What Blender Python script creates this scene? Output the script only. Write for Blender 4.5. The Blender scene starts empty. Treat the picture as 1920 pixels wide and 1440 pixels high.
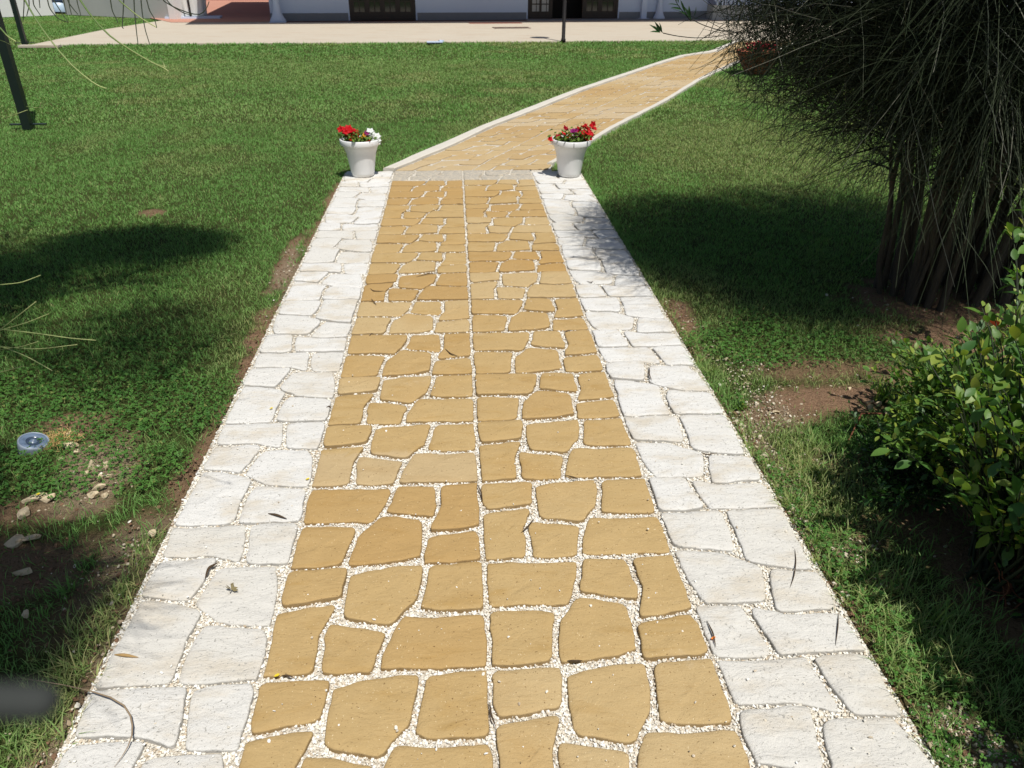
import bpy, bmesh, math, random
import numpy as np
from mathutils import Vector, Matrix
rng = np.random.default_rng(7); random.seed(7)
S = bpy.context.scene; COL = S.collection

# ------------------------------------------------------------------ survey of the ground
F = 1420.; CH = 1.62; VX, VY, ROLL = 846., -80., 0.010
_d = np.array([VX-960, -(VY-720), -F]); _d /= np.linalg.norm(_d)
_u = np.cross([1, -ROLL, 0.], _d); _u /= np.linalg.norm(_u)
if _u[1] < 0: _u = -_u
M = np.array([np.cross(_d, _u), _d, _u])
def G(px, py, z=0.0):
    r = M @ np.array([px-960., -(py-720.), -F]); t = (z-CH)/r[2]
    return (r[0]*t, r[1]*t)
def RAY(px, py, depth):
    "point at a given distance along the optical axis"
    r = M @ np.array([px-960., -(py-720.), -F])/F
    return np.array([r[0]*depth, r[1]*depth, CH+r[2]*depth])
def PXv(x, y, z=0.0):
    c = M.T @ np.array([x, y, (z-CH)+0*x]); d = np.maximum(-c[2], 1e-3)
    return 960+F*c[0]/d, 720-F*c[1]/d, -c[2]

# ------------------------------------------------------------------ helpers
def vnoise(x, y, s=1.0, seed=0):
    x = np.asarray(x)*s; y = np.asarray(y)*s
    xi = np.floor(x).astype(np.int64); yi = np.floor(y).astype(np.int64)
    fx = x-xi; fy = y-yi; fx = fx*fx*(3-2*fx); fy = fy*fy*(3-2*fy)
    def h(a, b):
        n = (a*374761393 + b*668265263 + seed*974634777) & 0xffffffff
        n = ((n ^ (n >> 13))*1274126177) & 0xffffffff
        return ((n ^ (n >> 16)) & 0xffff)/65535.
    return (h(xi, yi)*(1-fx)+h(xi+1, yi)*fx)*(1-fy)+(h(xi, yi+1)*(1-fx)+h(xi+1, yi+1)*fx)*fy
def fbm(x, y, s=1.0, seed=0): return .5*vnoise(x, y, s, seed)+.3*vnoise(x, y, s*2.1, seed+1)+.2*vnoise(x, y, s*4.3, seed+2)

def mesh_np(name, V, faces, attrs=None, smooth=False):
    "faces: list of integer arrays (m,k)"
    if not isinstance(faces, list): faces = [faces]
    me = bpy.data.meshes.new(name)
    V = np.asarray(V, np.float32); me.vertices.add(len(V)); me.vertices.foreach_set('co', V.ravel())
    lv = np.concatenate([f.ravel() for f in faces]).astype(np.int32)
    tot = np.concatenate([np.full(len(f), f.shape[1]) for f in faces]).astype(np.int32)
    me.loops.add(len(lv)); me.loops.foreach_set('vertex_index', lv)
    me.polygons.add(len(tot)); st = np.zeros(len(tot), np.int32); st[1:] = np.cumsum(tot)[:-1]
    me.polygons.foreach_set('loop_start', st)
    try: me.polygons.foreach_set('loop_total', tot)
    except Exception: pass
    me.update(calc_edges=True)
    me.polygons.foreach_set('use_smooth', np.full(len(tot), smooth))
    for k, a in (attrs or {}).items():
        me.attributes.new(k, 'FLOAT', 'POINT').data.foreach_set('value', np.asarray(a, np.float32).ravel())
    return me
def tag(o, label=None, cat=None, group=None, kind=None):
    if label: o['label'] = label
    if cat: o['category'] = cat
    if group: o['group'] = group
    if kind: o['kind'] = kind
    return o
def obj(name, me, mat=None, parent=None, loc=None):
    o = bpy.data.objects.new(name, me); COL.objects.link(o)
    if mat and me: me.materials.append(mat)
    if parent: o.parent = parent
    if loc is not None: o.location = loc
    return o
def empty(name, loc=(0, 0, 0), rz=0, **k):
    o = bpy.data.objects.new(name, None); COL.objects.link(o); o.location = loc; o.rotation_euler = (0, 0, rz)
    o.empty_display_size = .1
    return tag(o, **k)
def dup(root, loc, rz=0, **k):
    r = root.copy(); COL.objects.link(r); r.location = loc; r.rotation_euler = (0, 0, rz); tag(r, **k)
    for ch in list(root.children):
        c = ch.copy(); COL.objects.link(c); c.parent = r
    return r

class MB:
    "collects primitives into one mesh"
    def __init__(s): s.V = []; s.Q = []; s.T = []; s.n = 0; s.A = []
    def add(s, V, Q=None, T=None, a=0.):
        V = np.asarray(V, float).reshape(-1, 3)
        if Q is not None and len(Q): s.Q.append(np.asarray(Q)+s.n)
        if T is not None and len(T): s.T.append(np.asarray(T)+s.n)
        s.V.append(V); s.A.append(np.full(len(V), a) if np.isscalar(a) else np.asarray(a)); s.n += len(V)
    def box(s, c, size, rz=0, a=0., taper=1.0):
        sx, sy, sz = [v/2 for v in size]; c = np.array(c, float)
        P = np.array([[x*(taper if z > 0 else 1)*sx, y*(taper if z > 0 else 1)*sy, z*sz] for z in (-1, 1) for x, y in ((-1, -1), (1, -1), (1, 1), (-1, 1))])
        R = np.array([[math.cos(rz), -math.sin(rz), 0], [math.sin(rz), math.cos(rz), 0], [0, 0, 1]])
        s.add(P@R.T+c, [[3, 2, 1, 0], [4, 5, 6, 7], [0, 1, 5, 4], [1, 2, 6, 5], [2, 3, 7, 6], [3, 0, 4, 7]], a=a)
    def lathe(s, prof, c=(0, 0, 0), n=32, a=0.):
        prof = np.array(prof, float); K = len(prof); t = np.arange(n)*2*math.pi/n
        V = np.stack([prof[:, None, 0]*np.cos(t), prof[:, None, 0]*np.sin(t), prof[:, None, 1]+0*t], -1).reshape(-1, 3)+np.array(c)
        i = np.arange(K-1)[:, None]*n; j = np.arange(n); j2 = (j+1) % n
        s.add(V, np.stack([i+j, i+j2, i+n+j2, i+n+j], -1).reshape(-1, 4), a=a)
    def poly(s, ring, z0, z1, a=0.):
        n = len(ring); V = [(x, y, z0) for x, y in ring]+[(x, y, z1) for x, y in ring]
        s.add(V, [[i, (i+1) % n, n+(i+1) % n, n+i] for i in range(n)], a=a)
        s.add([(x, y, z1) for x, y in ring]+[tuple(np.mean(ring, 0))+(z1,)], T=[[i, (i+1) % n, n] for i in range(n)], a=a)
    def me(s, name, smooth=False, attr='var'):
        fs = []
        if s.Q: fs.append(np.concatenate(s.Q))
        if s.T: fs.append(np.concatenate(s.T))
        return mesh_np(name, np.concatenate(s.V), fs, {attr: np.concatenate(s.A)}, smooth)
    def build(s, name, mat, parent=None, smooth=False): return obj(name, s.me(name, smooth), mat, parent)

def tubes(P, R, sides=3, cap=True):
    "P (N,K,3) R (N,K) -> V, quads"
    N, K, _ = P.shape
    T = np.gradient(P, axis=1); T /= np.linalg.norm(T, axis=2, keepdims=True)+1e-9
    ref = np.where(np.abs(T[..., 2:3]) > .9, np.array([1., 0, 0]), np.array([0, 0, 1.]))
    A = np.cross(T, ref); A /= np.linalg.norm(A, axis=2, keepdims=True)+1e-9
    B = np.cross(T, A)
    t = np.arange(sides)*2*math.pi/sides
    V = P[:, :, None]+R[:, :, None, None]*(A[:, :, None]*np.cos(t)[:, None]+B[:, :, None]*np.sin(t)[:, None])
    n = np.arange(N)[:, None, None]*K*sides; k = np.arange(K-1)[None, :, None]*sides; j = np.arange(sides)[None, None]; j2 = (j+1) % sides
    Q = np.stack([n+k+j, n+k+j2, n+k+sides+j2, n+k+sides+j], -1).reshape(-1, 4)
    return V.reshape(-1, 3), Q
def rots(yaw, pitch, roll):
    cy, sy, cp, sp, cr, sr = np.cos(yaw), np.sin(yaw), np.cos(pitch), np.sin(pitch), np.cos(roll), np.sin(roll); z = 0*cy; o = z+1
    Rz = np.stack([cy, -sy, z, sy, cy, z, z, z, o], -1).reshape(-1, 3, 3)
    Rx = np.stack([o, z, z, z, cp, -sp, z, sp, cp], -1).reshape(-1, 3, 3)
    Ry = np.stack([cr, z, sr, z, o, z, -sr, z, cr], -1).reshape(-1, 3, 3)
    return Rz@Rx@Ry
def scatter(TV, TF, pos, R, sc):
    TV = np.asarray(TV, float); TF = np.asarray(TF); N = len(pos)
    sc = np.asarray(sc, float); sc = sc[:, None] if sc.ndim == 1 else sc
    V = np.einsum('nij,nkj->nki', R, TV[None]*sc[:, None, :])+pos[:, None]
    return V.reshape(-1, 3), (TF[None]+(np.arange(N)*len(TV))[:, None, None]).reshape(-1, TF.shape[1])
def inpoly(x, y, poly):
    x = np.asarray(x); y = np.asarray(y); c = np.zeros(x.shape, bool); n = len(poly)
    for i in range(n):
        x1, y1 = poly[i]; x2, y2 = poly[(i+1) % n]
        if y1 == y2: continue
        c ^= ((y1 > y) != (y2 > y)) & (x < (x2-x1)*(y-y1)/(y2-y1)+x1)
    return c
def gpoly(pts): return [G(*p) for p in pts]

# ------------------------------------------------------------------ materials
class NT:
    def __init__(s, name):
        s.m = bpy.data.materials.new(name); s.m.use_nodes = True; s.t = s.m.node_tree; s.n = s.t.nodes; s.l = s.t.links
        s.b = s.n['Principled BSDF']; s.out = s.n['Material Output']; s.b.inputs['Specular IOR Level'].default_value = .3
        s.co = s.n.new('ShaderNodeTexCoord').outputs['Object']
    def set(s, **k):
        mp = dict(rough='Roughness', spec='Specular IOR Level', trans='Transmission Weight', metal='Metallic', color='Base Color', sheen='Sheen Weight')
        for a, v in k.items():
            i = s.b.inputs[mp[a]]
            if hasattr(v, 'is_linked'): s.l.new(v, i)
            else: i.default_value = (*v, 1) if a == 'color' else v
        return s
    def _in(s, sock, v):
        if hasattr(v, 'is_linked'): s.l.new(v, sock)
        elif isinstance(v, (tuple, list)) and len(v) == 3 and sock.type == 'RGBA': sock.default_value = (*v, 1)
        else: sock.default_value = v
    def noise(s, scale, detail=3, rough=.55, vec=None, stretch=None, dist=0):
        n = s.n.new('ShaderNodeTexNoise'); n.inputs['Scale'].default_value = scale; n.inputs['Detail'].default_value = detail
        n.inputs['Roughness'].default_value = rough; n.inputs['Distortion'].default_value = dist
        v = vec or s.co
        if stretch:
            m = s.n.new('ShaderNodeMapping'); m.inputs['Scale'].default_value = stretch; s.l.new(v, m.inputs['Vector']); v = m.outputs[0]
        s.l.new(v, n.inputs['Vector']); return n.outputs['Fac']
    def voro(s, scale, feature='F1', out='Distance', vec=None):
        n = s.n.new('ShaderNodeTexVoronoi'); n.feature = feature; n.inputs['Scale'].default_value = scale; s.l.new(vec or s.co, n.inputs['Vector'])
        return n.outputs[out]
    def attr(s, name='var'):
        n = s.n.new('ShaderNodeAttribute'); n.attribute_name = name; return n.outputs['Fac']
    def math(s, op, a, b=0.5, clamp=False):
        n = s.n.new('ShaderNodeMath'); n.operation = op; n.use_clamp = clamp; s._in(n.inputs[0], a); s._in(n.inputs[1], b); return n.outputs[0]
    def mix(s, f, a, b, mode='MIX'):
        n = s.n.new('ShaderNodeMix'); n.data_type = 'RGBA'; n.blend_type = mode
        s._in(n.inputs[0], f); s._in(n.inputs[6], a); s._in(n.inputs[7], b); return n.outputs[2]
    def ramp(s, f, stops):
        n = s.n.new('ShaderNodeValToRGB'); s.l.new(f, n.inputs[0]); e = n.color_ramp.elements
        while len(e) < len(stops): e.new(.5)
        for i, (p, c) in enumerate(stops): e[i].position = p; e[i].color = (*c, 1) if isinstance(c, tuple) else (c, c, c, 1)
        return n.outputs[0]
    def step(s, f, lo, hi):
        n = s.n.new('ShaderNodeMapRange'); n.interpolation_type = 'SMOOTHSTEP'; s._in(n.inputs[0], f); n.inputs[1].default_value = lo; n.inputs[2].default_value = hi; return n.outputs[0]
    def bump(s, h, strength=.5, dist=.01):
        n = s.n.new('ShaderNodeBump'); n.inputs['Strength'].default_value = strength; n.inputs['Distance'].default_value = dist
        s.l.new(h, n.inputs['Height'])
        if s.b.inputs['Normal'].is_linked: s.l.new(s.b.inputs['Normal'].links[0].from_socket, n.inputs['Normal'])
        s.l.new(n.outputs[0], s.b.inputs['Normal']); return s
    def leafy(s, col, amount=.35, tint=(1.3, 1.5, .6)):
        "diffuse plus translucent light through the leaf"
        tr = s.n.new('ShaderNodeBsdfTranslucent'); mx = s.n.new('ShaderNodeMixShader'); mx.inputs[0].default_value = amount
        s.l.new(s.mix(1., col, tint, 'MULTIPLY'), tr.inputs[0])
        s.l.new(s.b.outputs[0], mx.inputs[1]); s.l.new(tr.outputs[0], mx.inputs[2]); s.l.new(mx.outputs[0], s.out.inputs[0])
        s.set(color=col); return s

def flat(name, c, rough=.6, var=.12, scale=20, spec=.3, bump=0.):
    m = NT(name); c2 = tuple(v*(1-var) for v in c); m.set(color=m.mix(m.noise(scale, 4), c, c2), rough=rough, spec=spec)
    if bump: m.bump(m.noise(scale*4, 4), .4, bump)
    return m.m

# yellow paving stone
m = NT('yellow_stone'); v = m.attr('var'); pale = m.attr('pale')
c = m.mix(m.noise(7, 4), (.45, .315, .140), (.53, .385, .185))
c = m.mix(m.step(m.noise(3.2, 4, .6, stretch=(1, 3, 1), dist=1.2), .5, .75), c, (.43, .285, .11))
c = m.mix(m.math('MULTIPLY', m.step(v, .25, 1.), .60), c, (.42, .250, .085))
c = m.mix(m.math('MULTIPLY', m.step(v, .22, .0), .5), c, (.56, .44, .255))
c = m.mix(m.math('MULTIPLY', m.step(m.noise(16, 5, .6, stretch=(1, 5, 1), dist=2.5), .56, .66), .35), c, (.34, .21, .08))
c = m.mix(m.math('MULTIPLY', m.step(m.noise(1.3, 3), .50, .68), .35), c, (.46, .27, .08))
c = m.mix(m.math('MULTIPLY', pale, .75), c, (.55, .46, .32))
c = m.mix(m.math('MULTIPLY', m.noise(150, 3, .8), .45), c, (.30, .20, .09))
c = m.mix(m.step(m.noise(130, 2, .7), .66, .72), c, (.17, .10, .04))
c = m.mix(m.step(m.noise(140, 2, .7, stretch=(1.3, .9, 1)), .68, .73), c, (.72, .58, .36))
c = m.mix(m.step(m.noise(60, 3, .7), .71, .75), c, (.13, .085, .045))
c = m.mix(m.math('MULTIPLY', m.step(m.noise(2.3, 5, .7), .62, .80), .5), c, (.60, .51, .37))
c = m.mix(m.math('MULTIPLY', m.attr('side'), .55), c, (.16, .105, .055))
m.set(color=c, rough=.88, spec=.15)
m.bump(m.noise(11, 5, .6, stretch=(1, 1.9, 1), dist=1.6), .38, .012); m.bump(m.noise(210, 3, .75), .75, .0022)
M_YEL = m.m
# white paving stone
m = NT('white_stone'); v = m.attr('var')
c = m.mix(m.noise(7, 4), (.70, .69, .655), (.76, .755, .735))
c = m.mix(m.math('MULTIPLY', v, .6), c, (.60, .565, .485))
c = m.mix(m.step(m.noise(4, 5, .65, stretch=(1, 2, 1)), .45, .70), c, (.61, .55, .45))
c = m.mix(m.math('MULTIPLY', m.noise(160, 3, .8), .35), c, (.50, .48, .44))
c = m.mix(m.step(m.noise(120, 2, .7), .62, .68), c, (.36, .345, .31))
c = m.mix(m.step(m.noise(60, 4, .75, stretch=(1, 2, 1)), .67, .72), c, (.22, .21, .19))
c = m.mix(m.math('MULTIPLY', m.step(m.noise(9, 6, .75), .62, .78), .5), c, (.38, .36, .31))
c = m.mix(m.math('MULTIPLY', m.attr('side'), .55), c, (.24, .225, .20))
m.set(color=c, rough=.88, spec=.15)
m.bump(m.noise(13, 6, .65, stretch=(1, 2.2, 1), dist=1.6), .6, .012); m.bump(m.noise(190, 3, .75), .8, .003)
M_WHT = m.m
# grey lichened paving
m = NT('grey_stone'); c = m.mix(m.step(m.noise(28, 5, .7, stretch=(1, 3, 1)), .38, .62), (.56, .49, .38), (.34, .32, .28))
c = m.mix(m.step(m.noise(120, 3, .7), .55, .65), c, (.22, .21, .19)); m.set(color=c, rough=.9, spec=.15); m.bump(m.noise(30, 5, stretch=(1, 3, 1)), .7, .01); M_GRY = m.m
# kerb
m = NT('kerb_concrete'); c = m.mix(m.noise(6, 4), (.63, .60, .53), (.53, .49, .42)); c = m.mix(m.step(m.noise(45, 4, .7), .62, .72), c, (.35, .32, .27))
m.set(color=c, rough=.9, spec=.15); m.bump(m.noise(60, 4), .5, .006); M_KRB = m.m
# gravel
m = NT('joint_sand'); c = m.ramp(m.voro(170, out='Color'), [(0, (.44, .39, .31)), (.5, (.63, .58, .49)), (1, (.76, .72, .64))])
c = m.mix(m.step(m.noise(2.4, 4), .52, .7), c, (.42, .36, .27)); m.set(color=c, rough=.95, spec=.1); m.bump(m.voro(170), .9, .006); M_SND = m.m
m = NT('gravel_chip'); c = m.ramp(m.attr('var'), [(0, (.50, .40, .28)), (.2, (.70, .64, .53)), (.6, (.82, .79, .71)), (1, (.86, .85, .81))]); m.set(color=c, rough=.85, spec=.2); M_CHP = m.m
m = NT('dusty_chip'); c = m.ramp(m.attr('var'), [(0, (.26, .19, .12)), (.4, (.46, .38, .27)), (.85, (.60, .53, .41)), (1, (.76, .72, .62))]); m.set(color=c, rough=.9, spec=.1); M_CHP2 = m.m
m = NT('cream_rock'); c = m.mix(m.noise(18, 4), (.50, .39, .235), (.62, .53, .38)); c = m.mix(m.step(m.noise(50, 4), .55, .7), c, (.42, .30, .17)); m.set(color=c, rough=.9, spec=.15); m.bump(m.noise(45, 4), .7, .008); M_RCK = m.m
# soil and turf base
m = NT('soil'); bare = m.attr('bare'); stony = m.attr('stony')
red = m.mix(m.noise(6, 4), (.31, .180, .105), (.245, .145, .088)); red = m.mix(m.noise(70, 4, .7), red, (.38, .25, .16))
red = m.mix(m.step(m.noise(90, 4, .75), .52, .66), red, (.16, .092, .055)); red = m.mix(m.step(m.noise(75, 4, .75), .60, .72), red, (.34, .25, .17))
dust = m.mix(m.noise(40, 4), (.40, .33, .23), (.30, .22, .14))
soil = m.mix(m.math('MULTIPLY', stony, .75), red, dust)
turf = m.mix(m.noise(25, 4), (.05, .075, .022), (.10, .11, .035)); turf = m.mix(m.noise(200, 3, .7), turf, (.07, .085, .028))
m.set(color=m.mix(bare, turf, soil), rough=.95, spec=.05); m.bump(m.noise(35, 5, .65), 1., .03); m.bump(m.noise(120, 4, .75), 1., .012); M_SOIL = m.m
# grass
def grass_mat(name, a, b, dry, tr=.35):
    m = NT(name); v = m.attr('var'); d = m.attr('dry'); h = m.attr('tip')
    c = m.mix(v, a, b)
    c = m.mix(d, c, dry)
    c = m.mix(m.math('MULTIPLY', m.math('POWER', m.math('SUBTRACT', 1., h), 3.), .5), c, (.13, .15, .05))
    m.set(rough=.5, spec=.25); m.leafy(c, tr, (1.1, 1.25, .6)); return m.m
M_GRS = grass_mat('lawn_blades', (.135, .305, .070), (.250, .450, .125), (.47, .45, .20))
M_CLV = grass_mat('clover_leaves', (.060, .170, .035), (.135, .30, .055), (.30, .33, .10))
# leaves
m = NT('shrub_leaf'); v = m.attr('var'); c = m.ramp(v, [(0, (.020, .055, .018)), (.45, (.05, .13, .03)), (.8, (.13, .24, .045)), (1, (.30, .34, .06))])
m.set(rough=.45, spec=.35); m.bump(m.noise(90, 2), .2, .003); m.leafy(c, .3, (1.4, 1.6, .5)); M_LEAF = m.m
m = NT('petunia_leaf'); c = m.ramp(m.attr('var'), [(0, (.04, .09, .02)), (1, (.16, .25, .05))]); m.set(rough=.7, spec=.1); m.leafy(c, .3, (1.3, 1.5, .6)); M_PLEAF = m.m
m = NT('red_leaf'); m.set(rough=.5); m.leafy(m.mix(m.noise(40, 3), (.32, .07, .03), (.20, .05, .03)), .3, (1.5, 1., .7)); M_RLEAF = m.m
m = NT('broom_twig'); v = m.attr('var'); c = m.ramp(v, [(0, (.012, .016, .009)), (.6, (.040, .055, .026)), (.90, (.09, .10, .065)), (1, (.30, .29, .23))]); m.set(color=c, rough=.55, spec=.25); M_TWIG = m.m
m = NT('green_twig'); v = m.attr('var'); c = m.ramp(v, [(0, (.035, .07, .015)), (.55, (.12, .19, .05)), (1, (.48, .52, .22))]); m.set(color=c, rough=.5, spec=.3); M_GTW = m.m
m = NT('bark'); c = m.mix(m.noise(30, 5, .7, stretch=(3, 3, .4)), (.060, .048, .038), (.15, .125, .10)); m.set(color=c, rough=.9, spec=.1); m.bump(m.noise(40, 4, .7, stretch=(3, 3, .3)), .9, .02); M_BARK = m.m
m = NT('red_bark'); c = m.mix(m.noise(30, 5, .7, stretch=(3, 3, .4)), (.10, .035, .02), (.20, .09, .05)); m.set(color=c, rough=.8, spec=.1); M_RBARK = m.m
M_POT = NT('white_plastic').set(color=(.80, .80, .80), rough=.38, spec=.4).m
M_TERRA = flat('terracotta', (.36, .12, .07), .8, .25, 14, .15, .004)
M_MOULD = flat('potting_soil', (.05, .035, .025), .95, .4, 80, .05, .01)
def petal(name, c, c2):
    m = NT(name); m.set(rough=.55, spec=.2); m.leafy(m.mix(m.attr('var'), c, c2), .25, (1.2, 1.1, 1.1)); return m.m
M_RED = petal('red_petal', (.62, .008, .012), (.42, .004, .012)); M_WPET = petal('white_petal', (.82, .84, .80), (.74, .78, .76)); M_PUR = petal('purple_petal', (.34, .012, .17), (.19, .008, .12))
M_ORG = petal('orange_petal', (.75, .22, .02), (.75, .42, .03)); M_YPET = petal('yellow_petal', (.75, .60, .04), (.7, .5, .03))
M_DKGRN = flat('dark_green_paint', (.010, .020, .016), .4, .3, 9, .45)
M_BLACK = flat('black_iron', (.018, .014, .013), .5, .3, 9, .4)
m = NT('terrace_concrete'); c = m.mix(m.noise(.9, 5, .6), (.53, .475, .385), (.48, .425, .34)); c = m.mix(m.step(m.noise(2.2, 5, .7, stretch=(.4, 2.2, 1)), .50, .72), c, (.44, .345, .255)); m.set(color=c, rough=.9, spec=.15); m.bump(m.noise(60, 3), .3, .004); M_TER = m.m
m = NT('red_paint_floor'); c = m.mix(m.noise(.8, 4), (.46, .22, .16), (.52, .28, .205)); m.set(color=c, rough=.8, spec=.15); M_RFL = m.m
m = NT('white_render_shade_blue'); c = m.mix(m.noise(2, 4), (.54, .62, .77), (.49, .57, .72)); m.set(color=c, rough=.9, spec=.1); m.bump(m.noise(55, 3), .3, .008); M_WALL = m.m  # blue of the skylit shade is put into the white wall colour
m = NT('bright_white_render'); c = m.mix(m.noise(2, 4), (.76, .76, .74), (.68, .68, .66)); m.set(color=c, rough=.9, spec=.1); M_WWALL = m.m
m = NT('grey_render'); c = m.mix(m.noise(2, 4), (.44, .44, .42), (.36, .37, .35)); m.set(color=c, rough=.9, spec=.1); m.bump(m.noise(55, 3), .3, .008); M_GWALL = m.m
M_SKIRT = flat('grey_skirting', (.20, .21, .23), .7, .2, 5)
M_WOOD = flat('dark_brown_wood', (.030, .018, .013), .5, .35, 12, .4)
M_GLASS = NT('window_glass').set(color=(.02, .022, .022), rough=.08, spec=.6).m
M_CURT = flat('cream_curtain', (.42, .42, .40), .9, .2, 30)
M_DARK = flat('dark_room', (.012, .010, .009), .9)
M_ROOF = flat('roof_tile', (.38, .17, .10), .8, .3, 8)
M_FAB = flat('white_fabric', (.78, .78, .74), .85, .12, 12)
M_IRON = flat('rusty_grate', (.20, .14, .11), .8, .4, 60)
M_RBRICK = flat('red_brick', (.30, .10, .07), .85, .3, 30)
M_DLEAF = flat('dead_leaf', (.095, .060, .032), .8, .4, 90)
M_TLEAF = flat('tan_leaf', (.42, .27, .11), .8, .3, 90)

# ------------------------------------------------------------------ world, sun, camera
EL = math.radians(65); AZ = math.radians(24)     # sun stands behind the photographer and to the right
sd = Vector((math.sin(AZ)*math.cos(EL), -math.cos(AZ)*math.cos(EL), math.sin(EL)))
w = bpy.data.worlds.new('World'); S.world = w; w.use_nodes = True
sky = w.node_tree.nodes.new('ShaderNodeTexSky'); sky.sky_type = 'NISHITA'; sky.sun_disc = False
sky.sun_elevation = EL; sky.sun_rotation = math.atan2(sd.x, sd.y)
bg = w.node_tree.nodes['Background']; w.node_tree.links.new(sky.outputs[0], bg.inputs[0]); bg.inputs[1].default_value = .065
L = bpy.data.lights.new('sun', 'SUN'); L.energy = 4.7; L.angle = math.radians(.53); L.color = (1, .965, .905)
so = bpy.data.objects.new('sun', L); COL.objects.link(so); so.rotation_euler = sd.to_track_quat('Z', 'Y').to_euler()
cam = bpy.data.cameras.new('camera'); co = bpy.data.objects.new('camera', cam); COL.objects.link(co)
cam.sensor_width = 36; cam.sensor_fit = 'HORIZONTAL'; cam.lens = 36*F/1920; cam.clip_start = .02; cam.clip_end = 600
co.matrix_world = Matrix.Translation((0, 0, CH)) @ Matrix(M.tolist()).to_4x4()
cam.dof.use_dof = True; cam.dof.focus_distance = 2.3; cam.dof.aperture_fstop = 9
S.camera = co
S.view_settings.view_transform = 'Standard'; S.view_settings.look = 'None'; S.view_settings.exposure = 0; S.view_settings.gamma = 1
S.render.engine = 'CYCLES'

# ------------------------------------------------------------------ paving
XL, XC, XR, XLo, XRo = -.545, .05, .648, -.955, 1.072
rowpx = [1254, 1053, 904, 790, 701, 622, 561, 510, 471, 437, 407, 382, 357, 337, 319]
rowY = [G(880, p)[1] for p in rowpx]
rowY = [rowY[0]-.405*2, rowY[0]-.405]+rowY          # two more rows towards the camera
YEND = rowY[-1]
# stone outlines of one cast slab, surveyed as pixels of one slab and turned into slab coordinates 0..1
TR = [[(538,1067),(600,1065),(651,1063),(653,1068),(645,1095),(639,1117),(600,1123),(560,1130),(534,1133),(526,1119),(528,1098)],
 [(660,1077),(700,1067),(745,1061),(790,1056),(793,1062),(788,1090),(778,1124),(765,1134),(736,1168),(690,1162),(645,1155),(652,1116),(658,1085)],
 [(806,1059),(850,1054),(902,1052),(906,1058),(909,1100),(910,1140),(860,1142),(817,1142),(788,1137),(792,1120),(798,1103)],
 [(517,1146),(570,1138),(626,1131),(629,1137),(615,1158),(598,1184),(592,1220),(585,1259),(540,1264),(491,1268),(486,1262),(498,1218),(510,1162)],
 [(621,1167),(670,1173),(723,1181),(717,1200),(710,1215),(703,1240),(696,1257),(650,1262),(606,1259),(602,1251),(609,1212),(608,1194),(614,1173)],
 [(762,1153),(817,1156),(880,1152),(910,1151),(912,1200),(913,1247),(895,1248),(800,1250),(716,1252),(715,1244),(723,1215),(741,1178),(752,1160)]]
ya, yb = G(720, 1057)[1], G(720, 1262)[1]
def norm(p):
    x, y = G(*p); return ((x-XL)/(XC-XL), (y-yb)/(ya-yb))
ST = [[norm(p) for p in s] for s in TR]
ST = [[(min(max(u, .014), .986), min(max(v, .02), .98)) for u, v in s] for s in ST]
def chaikin(r, n=1, k=.22):
    r = np.array(r)
    for _ in range(n):
        q = np.roll(r, -1, 0); r = np.stack([r*(1-k)+q*k, r*k+q*(1-k)], 1).reshape(-1, 2)
    return r
def resample(r, d):
    out = []
    for i in range(len(r)):
        a, b = r[i], r[(i+1) % len(r)]; k = max(1, int(round(np.linalg.norm(b-a)/d)))
        for j in range(k): out.append(a+(b-a)*j/k)
    return np.array(out)
SIDE = {}; rings = []      # every stone ring, for keeping the gravel out of the stones
def area(r): return .5*np.sum(r[:, 0]*np.roll(r[:, 1], -1)-np.roll(r[:, 0], -1)*r[:, 1])
def stone(mb, ring, near=True, tilt=.004, attr=0., grow=0.):
    r = chaikin(ring, 2 if near else 1, .17)
    if area(r) < 0: r = r[::-1]
    r = resample(r, .011 if near else .04)
    c0 = r.mean(0); r = r+(r-c0)/np.linalg.norm(r-c0, axis=1, keepdims=True)*grow
    if near:
        ang = r*38.; r = r+(np.stack([vnoise(ang[:, 0], ang[:, 1], 1, 3), vnoise(ang[:, 0], ang[:, 1], 1, 9)], 1)-.5)*.0055
        ang = r*9.; r = r+(np.stack([vnoise(ang[:, 0], ang[:, 1], 1, 5), vnoise(ang[:, 0], ang[:, 1], 1, 6)], 1)-.5)*.006
    n = len(r); d = r-c0; ln = np.linalg.norm(d, axis=1, keepdims=True)
    sl = np.random.default_rng(int(abs(c0[0]*977+c0[1]*5501)*10) % 99991).normal(0, tilt, 3)
    lv = []
    for inset, z in ((0, -.03), (0, -.005), (.0018, -.0016), (.005, 0), (.02, .0006), (.05, .001), (.09, .001)):
        q = c0+d*np.maximum(.08, (1-inset/ln)); zz = z+sl[2]*.5+((q-c0)@sl[:2])
        if z > -.01: zz = zz+(vnoise(q[:, 0], q[:, 1], 22, 4)-.5)*.005*(1 if near else 0)
        lv.append(np.concatenate([q, np.broadcast_to(zz, (n,))[:, None]], 1))
    V = np.concatenate(lv+[np.array([[c0[0], c0[1], .001+sl[2]*.5]])]); K = len(lv); j = np.arange(n); j2 = (j+1) % n
    Q = np.concatenate([np.stack([k*n+j, k*n+j2, (k+1)*n+j2, (k+1)*n+j], 1) for k in range(K-1)])
    T = np.stack([(K-1)*n+j, (K-1)*n+j2, np.full(n, K*n)], 1)
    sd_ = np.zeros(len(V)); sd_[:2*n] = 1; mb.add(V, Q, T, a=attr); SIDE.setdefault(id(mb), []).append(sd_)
    rings.append(r)
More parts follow.
